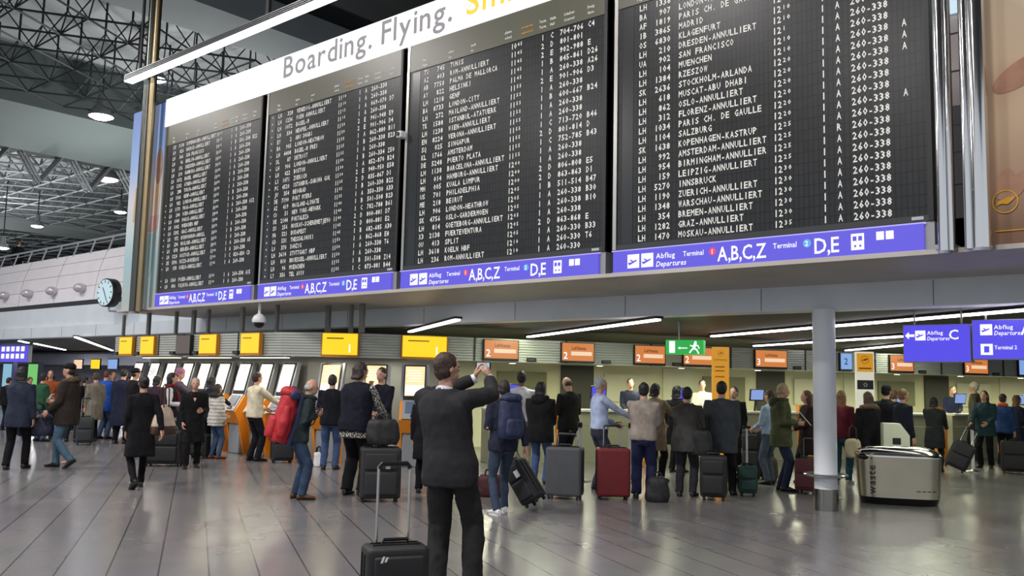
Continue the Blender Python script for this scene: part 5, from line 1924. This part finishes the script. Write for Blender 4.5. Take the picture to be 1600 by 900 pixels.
crowd = [
    (61, 584, 690, 60, 'person in a green jacket behind the man with the fur collar', ('jacket', (44, 84, 58)), JEAN, ('short', (40, 28, 22)), 'front'),
    (72, 579, 686, 200, 'person in a rust orange top far behind the two walkers at the left', ('sweater', (150, 78, 44)), DK, ('bob', (36, 26, 22)), 'down'),
    (110, 586, 690, 20, 'person in black with a knit cap behind the man with the fur collar', ('jacket', BLK), DK, ('beanie', (30, 30, 34)), 'down'),
    (128, 590, 676, 60, 'person in a charcoal coat left of the person in grey beige', ('coat', (44, 44, 48)), BLK, ('short', (30, 24, 22)), 'front'),
    (143, 583, 690, 330, 'person in a grey beige coat left of the blue jacket', ('coat', (122, 116, 104)), BLK, ('short', (70, 56, 46)), 'down'),
    (160, 580, 686, 48, 'person in a bright blue jacket and jeans in the left queue', ('parka', (38, 84, 178)), JEAN, ('short', (84, 44, 36)), 'front'),
    (172, 582, 674, 180, 'person in a dark green jacket facing the camera behind the blue jacket', ('jacket', (40, 52, 42)), DK, ('short', (110, 86, 58)), 'down'),
    (187, 577, 690, 25, 'person in a long navy coat right of the blue jacket', ('longcoat', (34, 38, 58)), BLK, ('short', (26, 22, 22)), 'pocket'),
    (205, 577, 698, 70, 'person in black wearing a dark brimmed hat', ('coat', (30, 28, 30)), BLK, ('hat', (34, 30, 34)), 'front'),
    (240, 588, 700, 40, 'person with black hair in a plum coat behind the beige tote bag', ('coat', (58, 40, 52)), BLK, ('bob', (26, 20, 22)), 'down'),
    (274, 577, 700, 100, 'person in a mauve knit cap at the kiosks', ('jacket', (70, 60, 72)), DK, ('beanie', (150, 104, 124)), 'reach'),
    (325, 590, 712, 40, 'woman with black bobbed hair in a dark jacket behind the pale puffer jacket', ('jacket', (32, 34, 44)), BLK, ('bob', (20, 18, 20)), 'reach'),
    (118, 592, 672, 200, 'distant person in grey among the far left crowd', ('jacket', (96, 98, 106)), DK, ('short', (60, 46, 40)), 'down'),
    (196, 588, 672, 120, 'distant person in dark red among the far left crowd', ('jacket', (96, 40, 40)), DK, ('short', (40, 30, 26)), 'down'),
    (40, 590, 676, 150, 'distant person in a pale shirt at the far left edge', ('shirt', (190, 190, 200)), DK, ('short', (50, 40, 36)), 'down'),
    (8, 592, 672, 40, 'distant person in black at the far left edge', ('jacket', BLK), DK, ('short', (30, 24, 22)), 'down'),
]
for px, yt, yb, fa, lab, tp, lc, hr, arm in crowd:
    person(px, yt, yb, fa, lab, tp, ('trousers', lc), hr, arms=(arm, 'down' if px % 2 else arm), vox=.02, head=((px * 37) % 50 - 25, (px * 13) % 24))

w10 = person(214, 589, 763, 345, 'woman walking in a long black coat and black tights with a beige tote bag', ('longcoat', (24, 23, 26)), ('tights', (20, 20, 23)), ('bun', (34, 26, 28)), arms=('back', 'pocket'), walk=.17, build=.88, shoes=(18, 18, 18), hem=.5)
tb_ = world_of(w10, (.33, -.05, .83))
soft_bag('tote_bag', 'tote bag', tb_, w10['root'].rotation_euler.z + .5, .46, .42, .16, (206, 184, 164), 'beige tote bag with brown base on the arm of a woman in black', strap=.3, top=.42, base=(70, 48, 38))
w12 = person(262, 584, 716, 95, 'woman with long black hair and white sleeves under a dark vest, holding a card', ('vest', (44, 34, 42)), ('trousers', (30, 40, 52)), ('long', (24, 18, 20)), arms=('hold', 'front'), sleeve=(216, 214, 214), build=.9, collar=('scarf', (120, 34, 40)))
w14 = person(298, 592, 731, 178, 'woman with grey blond hair in a loose black coat walking towards the camera', ('longcoat', (24, 23, 25)), ('trousers', (24, 24, 27)), ('short', (170, 156, 140)), arms=('pocket', 'hold'), walk=.1, build=.95, collar=('vneck', (200, 150, 120)), hem=.5)
w16 = person(335, 612, 717, 55, 'child in a pale grey puffer jacket and jeans at the kiosks', ('puffer', (196, 192, 184)), ('slim', (62, 84, 112)), ('long', (44, 34, 30)), arms=('pocket', 'front'), build=.9, H=1.42, shoes=(120, 60, 44), collar=('fur', (60, 56, 54)))
person(396, 583, 718, 62, 'man in a cream sweater and black trousers pressing a kiosk screen', ('sweater', (222, 212, 184)), ('trousers', (28, 28, 36)), ('short', (52, 34, 28)), arms=('reach', 'front'), vox=.014)
bp = person(466, 592, 780, 80, 'older man with grey hair, dark jacket and jeans carrying a big red backpack', ('jacket', (48, 58, 60)), ('trousers', (58, 74, 98)), ('balding', (168, 166, 164)), arms=('strap', 'strap'), lean=13, head=(5, 4), shoes=(92, 56, 34), vox=.013, collar=('hood', (44, 52, 54)))
backpack(bp, (176, 30, 40), 'big red hiking backpack with a navy lid carried by the older man', w=.42, h=.68, d=.26, second=(40, 48, 84), drop=.24, big=True)
person(514, 587, 734, 12, 'person in a black jacket and blue jeans standing at the corner kiosk', ('jacket', (26, 28, 34)), ('trousers', (64, 82, 116)), ('short', (40, 36, 34)), arms=('pocket', 'hold'), build=1.05)
pat = M('patterned_knit', (205, 200, 190), .85)
nt_ = pat.node_tree
vn = nt_.nodes.new('ShaderNodeTexVoronoi')
vn.inputs['Scale'].default_value = 34
rr_ = nt_.nodes.new('ShaderNodeValToRGB')
rr_.color_ramp.elements[0].position = .36
rr_.color_ramp.elements[0].color = lin((222, 216, 204))
rr_.color_ramp.elements[1].position = .5
rr_.color_ramp.elements[1].color = lin((60, 56, 54))
nt_.links.new(vn.outputs['Distance'], rr_.inputs['Fac'])
nt_.links.new(rr_.outputs['Color'], nt_.nodes['Principled BSDF'].inputs['Base Color'])
person(553, 568, 774, 38, 'person in a black padded vest with patterned white sleeves leaning on the stacked cases', ('vest', (30, 32, 42)), ('wide', (30, 29, 33)), ('bob', (50, 36, 32)), arms=((.22, .38, 1.0), (-.1, .4, 1.02)), sleeve=pat, build=1.25, vox=.013, head=(20, 5), lean=4)
person(590, 576, 744, 215, 'man in a dark jacket facing the camera behind the patterned sleeves', ('jacket', (28, 30, 40)), ('trousers', DK), ('short', (46, 32, 28)), arms=('chin', 'front'))
person(664, 606, 770, 8, 'person in black almost hidden behind the man in the grey suit', ('coat', (28, 28, 34)), ('trousers', BLK), ('short', (30, 24, 22)))

# ------------------------------------------------------------------ middle group
nb_ = person(782, 596, 803, 335, 'person in a dark navy jacket and slim jeans pulling a tilted trolley case', ('jacket', (42, 46, 62)), ('slim', (58, 70, 88)), ('short', (48, 38, 34)), arms=((.3, -.12, .86), 'strap'), shoes=(225, 225, 222), walk=.08, vox=.014, sway=.0, build=.95)
backpack(nb_, (36, 46, 78), 'dark blue backpack with a white tag on the person pulling the tilted case', w=.33, h=.5, d=.2)
suitcase(838, 797, .25, .6, .36, (34, 34, 38), 'black trolley case with white strap tilted on its wheels beside the slim jeans', a=20, handle=.26, tilt=-34, tagc=(236, 236, 236), hcol=m_chrome)
person(812, 582, 742, 4, 'person in a white shirt and khaki trousers between the blue backpack and the parka', ('tee', (214, 214, 218)), ('trousers', (150, 140, 116)), ('short', (26, 22, 22)), arms=('front', 'front'), skin=SKIN_D, shoes=(60, 54, 46))
person(843, 598, 756, 22, 'person in a bulky black hooded parka and jeans, seen from behind', ('parka', (26, 25, 27)), ('trousers', (66, 86, 122)), ('bob', (26, 22, 22)), arms=('front', 'front'), collar=('hood', (30, 28, 30)), build=1.25)
person(886, 590, 745, 318, 'bald man in a dark jacket with his head bowed', ('jacket', (34, 33, 33)), ('trousers', (30, 32, 46)), ('balding', (70, 56, 48)), arms=('hold', 'hold'), head=(0, 22), build=1.15)
person(937, 590, 766, 72, 'man with white hair in a light blue shirt and dark trousers', ('shirt', (178, 192, 222)), ('trousers', (54, 56, 68)), ('short', (196, 196, 192)), arms=('reach', 'front'), vox=.014, hem=.94)
person(1005, 600, 778, 6, 'person in a grey beige jacket and navy jeans, seen from behind', ('sweater', (152, 142, 132)), ('wide', (40, 44, 74)), ('short', (24, 21, 22)), arms=('front', 'reach'), vox=.014, build=1.15, hem=.88)
person(1024, 601, 752, 40, 'person with black hair in a tan coat half hidden by the grey beige jacket', ('coat', (136, 118, 96)), ('trousers', DK), ('bob', (22, 20, 20)), arms=('reach', 'front'), build=.95)
gj_ = person(1072, 606, 776, 14, 'person in a dark grey jacket with a black shoulder bag, leaning forward', ('parka', (70, 68, 66)), ('trousers', (50, 50, 56)), ('short', (26, 24, 24)), arms=('hold', (.22, .12, .9)), lean=9, vox=.014, build=1.1)
sbl = Vector((.25, -.1, .68))
sbp = world_of(gj_, sbl)
soft_bag('shoulder_bag', 'shoulder bag', sbp, gj_['root'].rotation_euler.z, .36, .36, .16, (26, 26, 28), 'black shoulder bag hanging on the person in the dark grey jacket', strap=0, top=.85, handles=1)
shl = (gj_['U']((.1, -.02, 1.5)) - sbl) * gj_['s']
obj('strap', MB().tube([(.02, .0, .32), shl * .6 + Vector((.03, -.06, .12)), shl + Vector((0, -.04, 0))], .016, 8, flat=.5), ZIP, bpy.data.objects['shoulder_bag'], smooth=True)
person(1128, 598, 774, 6, 'man in a dark grey hip length coat in front of the yellow pillar', ('parka', (72, 76, 80)), ('trousers', (38, 34, 34)), ('short', (24, 22, 22)), arms=('pocket', 'loose'), vox=.014, build=1.18, stance=.05, walk=.06, hem=.66)
person(1147, 606, 742, 200, 'person in black right of the yellow pillar, mostly hidden by the dark grey coat', ('jacket', BLK), ('trousers', DK), ('short', (26, 22, 22)))
person(1058, 604, 738, 30, 'person with black hair in a black coat behind the shoulder bag', ('coat', (26, 26, 30)), ('trousers', DK), ('bob', (20, 18, 20)))
person(1203, 611, 757, 305, 'person in a pale blue shirt and grey blue trousers left of the olive jacket', ('shirt', (176, 198, 226)), ('trousers', (84, 92, 110)), ('short', (70, 50, 42)), arms=('front', 'front'))
ol = person(1223, 601, 767, 88, 'man with blond hair in an olive jacket reading white papers', ('parka', (76, 80, 56)), ('trousers', (40, 48, 68)), ('short', (176, 152, 112)), arms=('hold', 'hold'), vox=.014, head=(0, 14), collar=('hood', (70, 74, 52)), build=1.1)
q = world_of(ol, (ol['arm'][0][2] + ol['arm'][1][2]) / 2 + Vector((0, .12, .08)))
pt = tag(obj('paper', MB().box((0, 0, 0), (.21, .01, .29)), M('paper_white'), None, loc=q), 'white papers held by the man in the olive jacket', 'paper')
pt.rotation_euler = (rad(40), 0, ol['root'].rotation_euler.z)
person(1261, 612, 756, 255, 'woman with long brown hair in a dark plum coat left of the white column', ('coat', (48, 34, 38)), ('trousers', (34, 30, 40)), ('long', (84, 50, 36)), arms=('hold', 'front'), build=.92)
person(1317, 612, 756, 15, 'person in a maroon top and teal jeans just right of the white column', ('sweater', (112, 46, 56)), ('trousers', (60, 98, 112)), ('long', (120, 84, 56)), arms=('down', 'front'), build=.92, shoes=(196, 190, 186))
fw = person(1358, 614, 762, 330, 'woman with long brown hair and fur collar in a black coat behind the waste bin', ('coat', (24, 24, 29)), ('trousers', BLK), ('long', (74, 52, 40)), arms=('front', 'down'), build=.98, collar=('fur', (110, 92, 72)), vox=.014)
cb_ = on_z(1333, 715, .5)
soft_bag('shopping_bag', 'shopping bag', cb_, luggage_rot(cb_, 0), .26, .3, .14, (196, 180, 150), 'cream shopping bag between the white column and the woman with fur collar', strap=.22, top=.9)

# ------------------------------------------------------------------ right group
person(1388, 604, 748, 25, 'man in a black knit cap and black jacket behind the bag drop panel', ('jacket', (28, 28, 36)), ('trousers', BLK), ('beanie', (24, 24, 28)))
person(1400, 611, 736, 35, 'person with brown hair in a dark padded jacket right of the knit cap', ('puffer', (36, 36, 42)), ('trousers', DK), ('short', (92, 66, 52)))
person(1415, 610, 757, 55, 'man in a dark blue jacket left of the first white barrier post', ('jacket', (34, 36, 50)), ('trousers', (34, 38, 54)), ('short', (120, 88, 62)))
person(1462, 622, 737, 10, 'person with curly black hair in a dark coat between the two barrier posts', ('coat', (44, 46, 50)), ('trousers', (36, 40, 48)), ('bob', (24, 18, 18)), arms=('push', 'reach'), vox=.014)
person(1525, 598, 720, 275, 'older man with white hair standing behind the teal jacket', ('jacket', (84, 78, 62)), ('trousers', DK), ('short', (206, 198, 178)))
person(1541, 612, 731, 195, 'woman in a dark teal jacket and black trousers at the right barrier post', ('parka', (40, 62, 68)), ('trousers', BLK), ('long', (60, 44, 36)), arms=('push', 'front'), vox=.014, build=.95)
person(1571, 617, 730, 25, 'person in a blue jacket with an orange scarf near the right picture edge', ('jacket', (44, 66, 116)), ('trousers', BLK), ('short', (60, 40, 34)), collar=('scarf', (214, 84, 44)))
person(1593, 619, 726, 60, 'person with brown hair in a dark navy coat at the right picture edge', ('coat', (38, 40, 58)), ('trousers', BLK), ('long', (104, 70, 46)), arms=('front', 'front'))
# staff behind the counters
for k, (px, lab, tp, hr, fa) in enumerate(((985, 'clerk in a dark jacket behind the counter right of the white haired man', ('blazer', (36, 40, 58)), ('short', (40, 30, 26)), 175), (1097, 'clerk in a white blouse behind the counter left of the yellow pillar', ('shirt', (226, 224, 214)), ('bun', (40, 30, 26)), 185), (1276, 'clerk in navy behind the counter beside the white column', ('blazer', (36, 40, 64)), ('short', (60, 44, 36)), 180), (1488, 'clerk in navy behind the counter right of the curly black hair', ('blazer', (34, 40, 66)), ('bun', (90, 64, 44)), 190))):
    p = row_hit(px, 600, -1.95)
    person(px, 600, 720, fa, lab, tp, ('trousers', DK), hr, arms=('front', 'front'), pos=(p.x, p.y, 0), H=1.72, vox=.02)
# a visitor on the upper gallery
gp = on_y(28, 395, 15.2)
person(28, 370, 400, 30, 'person in black standing on the upper gallery behind the railing', ('jacket', (20, 20, 24)), ('trousers', BLK), ('short', (60, 40, 30)), pos=(gp.x, 15.2, 5.44), H=1.78, vox=.02)

# ------------------------------------------------------------------ cases and bags on the floor
suitcase(131, 695, .36, .6, .24, (44, 48, 52), 'dark trolley case with raised handle standing behind the man with the fur collar', handle=.42)
suitcase(256, 728, .62, .62, .34, (24, 24, 26), 'wide black case on the floor right of the woman in the long black coat', a=15, handle=0)
suitcase(312, 716, .34, .46, .22, (36, 34, 36), 'small black case beside the child in the puffer jacket', a=30, handle=0)
suitcase(440, 723, .4, .62, .26, (34, 34, 40), 'black trolley case with raised handle between the cream sweater and the red backpack', a=-10, handle=.34)
pb_ = on_z(497, 729)
soft_bag('paper_bag', 'paper bag', pb_, luggage_rot(pb_, 20), .17, .26, .1, (226, 226, 228), 'white paper bag on the floor left of the black jacket at the corner kiosk', strap=.1, top=.98)
suitcase(592, 783, .53, .7, .3, (40, 40, 42), 'large black suitcase carrying a black bag, beside the patterned sleeves', a=-6, handle=0, tagc=(150, 150, 150))
u = on_z(592, 783)
ub = soft_bag('travel_bag', 'travel bag', (u.x + .03, u.y + .0, .735), luggage_rot(u, -6), .46, .33, .26, (34, 34, 36), 'black travel bag resting on the large black suitcase', strap=.08, top=.86)
suitcase(882, 779, .5, .71, .3, (74, 76, 80), 'large grey suitcase with a short silver handle', a=12, handle=.17, hcol=m_chrome, pocket=False)
suitcase(957, 780, .46, .71, .3, (104, 17, 24), 'dark red suitcase left of the grey beige jacket', a=-8, handle=.3, rough=.5, pocket=False)
suitcase(1115, 781, .36, .62, .26, (26, 28, 30), 'black suitcase in front of the dark grey coat', a=4, handle=.0)
suitcase(1168, 775, .27, .44, .2, (34, 66, 60), 'small dark green trolley case with one long silver handle', a=-6, handle=.56, single=True, hcol=m_white)
gq = on_z(1027, 784)
soft_bag('rucksack', 'rucksack', gq, luggage_rot(gq, 0), .36, .34, .26, (26, 26, 30), 'black rucksack on the floor at the feet of the grey beige jacket', strap=.06, top=.7, handles=1)
suitcase(1178, 748, .34, .86, .3, (34, 34, 34), 'tall black case standing behind the small green trolley case', a=20, handle=0)
gq = on_z(1203, 750)
soft_bag('cloth_bag', 'cloth bag', gq, luggage_rot(gq, 0), .3, .4, .22, (88, 82, 54), 'olive cloth bag right of the tall black case', strap=.1, top=.8)
suitcase(1262, 771, .33, .52, .26, (96, 40, 50), 'burgundy trolley case left of the white column', a=18, handle=.3, hcol=M('handle_green', (70, 110, 96), .4))
gq = on_z(766, 776)
soft_bag('sports_bag', 'sports bag', gq, luggage_rot(gq, 0), .42, .3, .24, (66, 20, 26), 'dark red sports bag on the floor half behind the man in the grey suit', strap=.08, top=.8)
suitcase(1490, 741, .4, .56, .28, (40, 40, 46), 'black trolley case tilted right of the curly black hair', a=0, handle=.3, tilt=24)
suitcase(1588, 740, .52, .64, .32, (28, 28, 32), 'large black case at the right picture edge', a=0, handle=0)
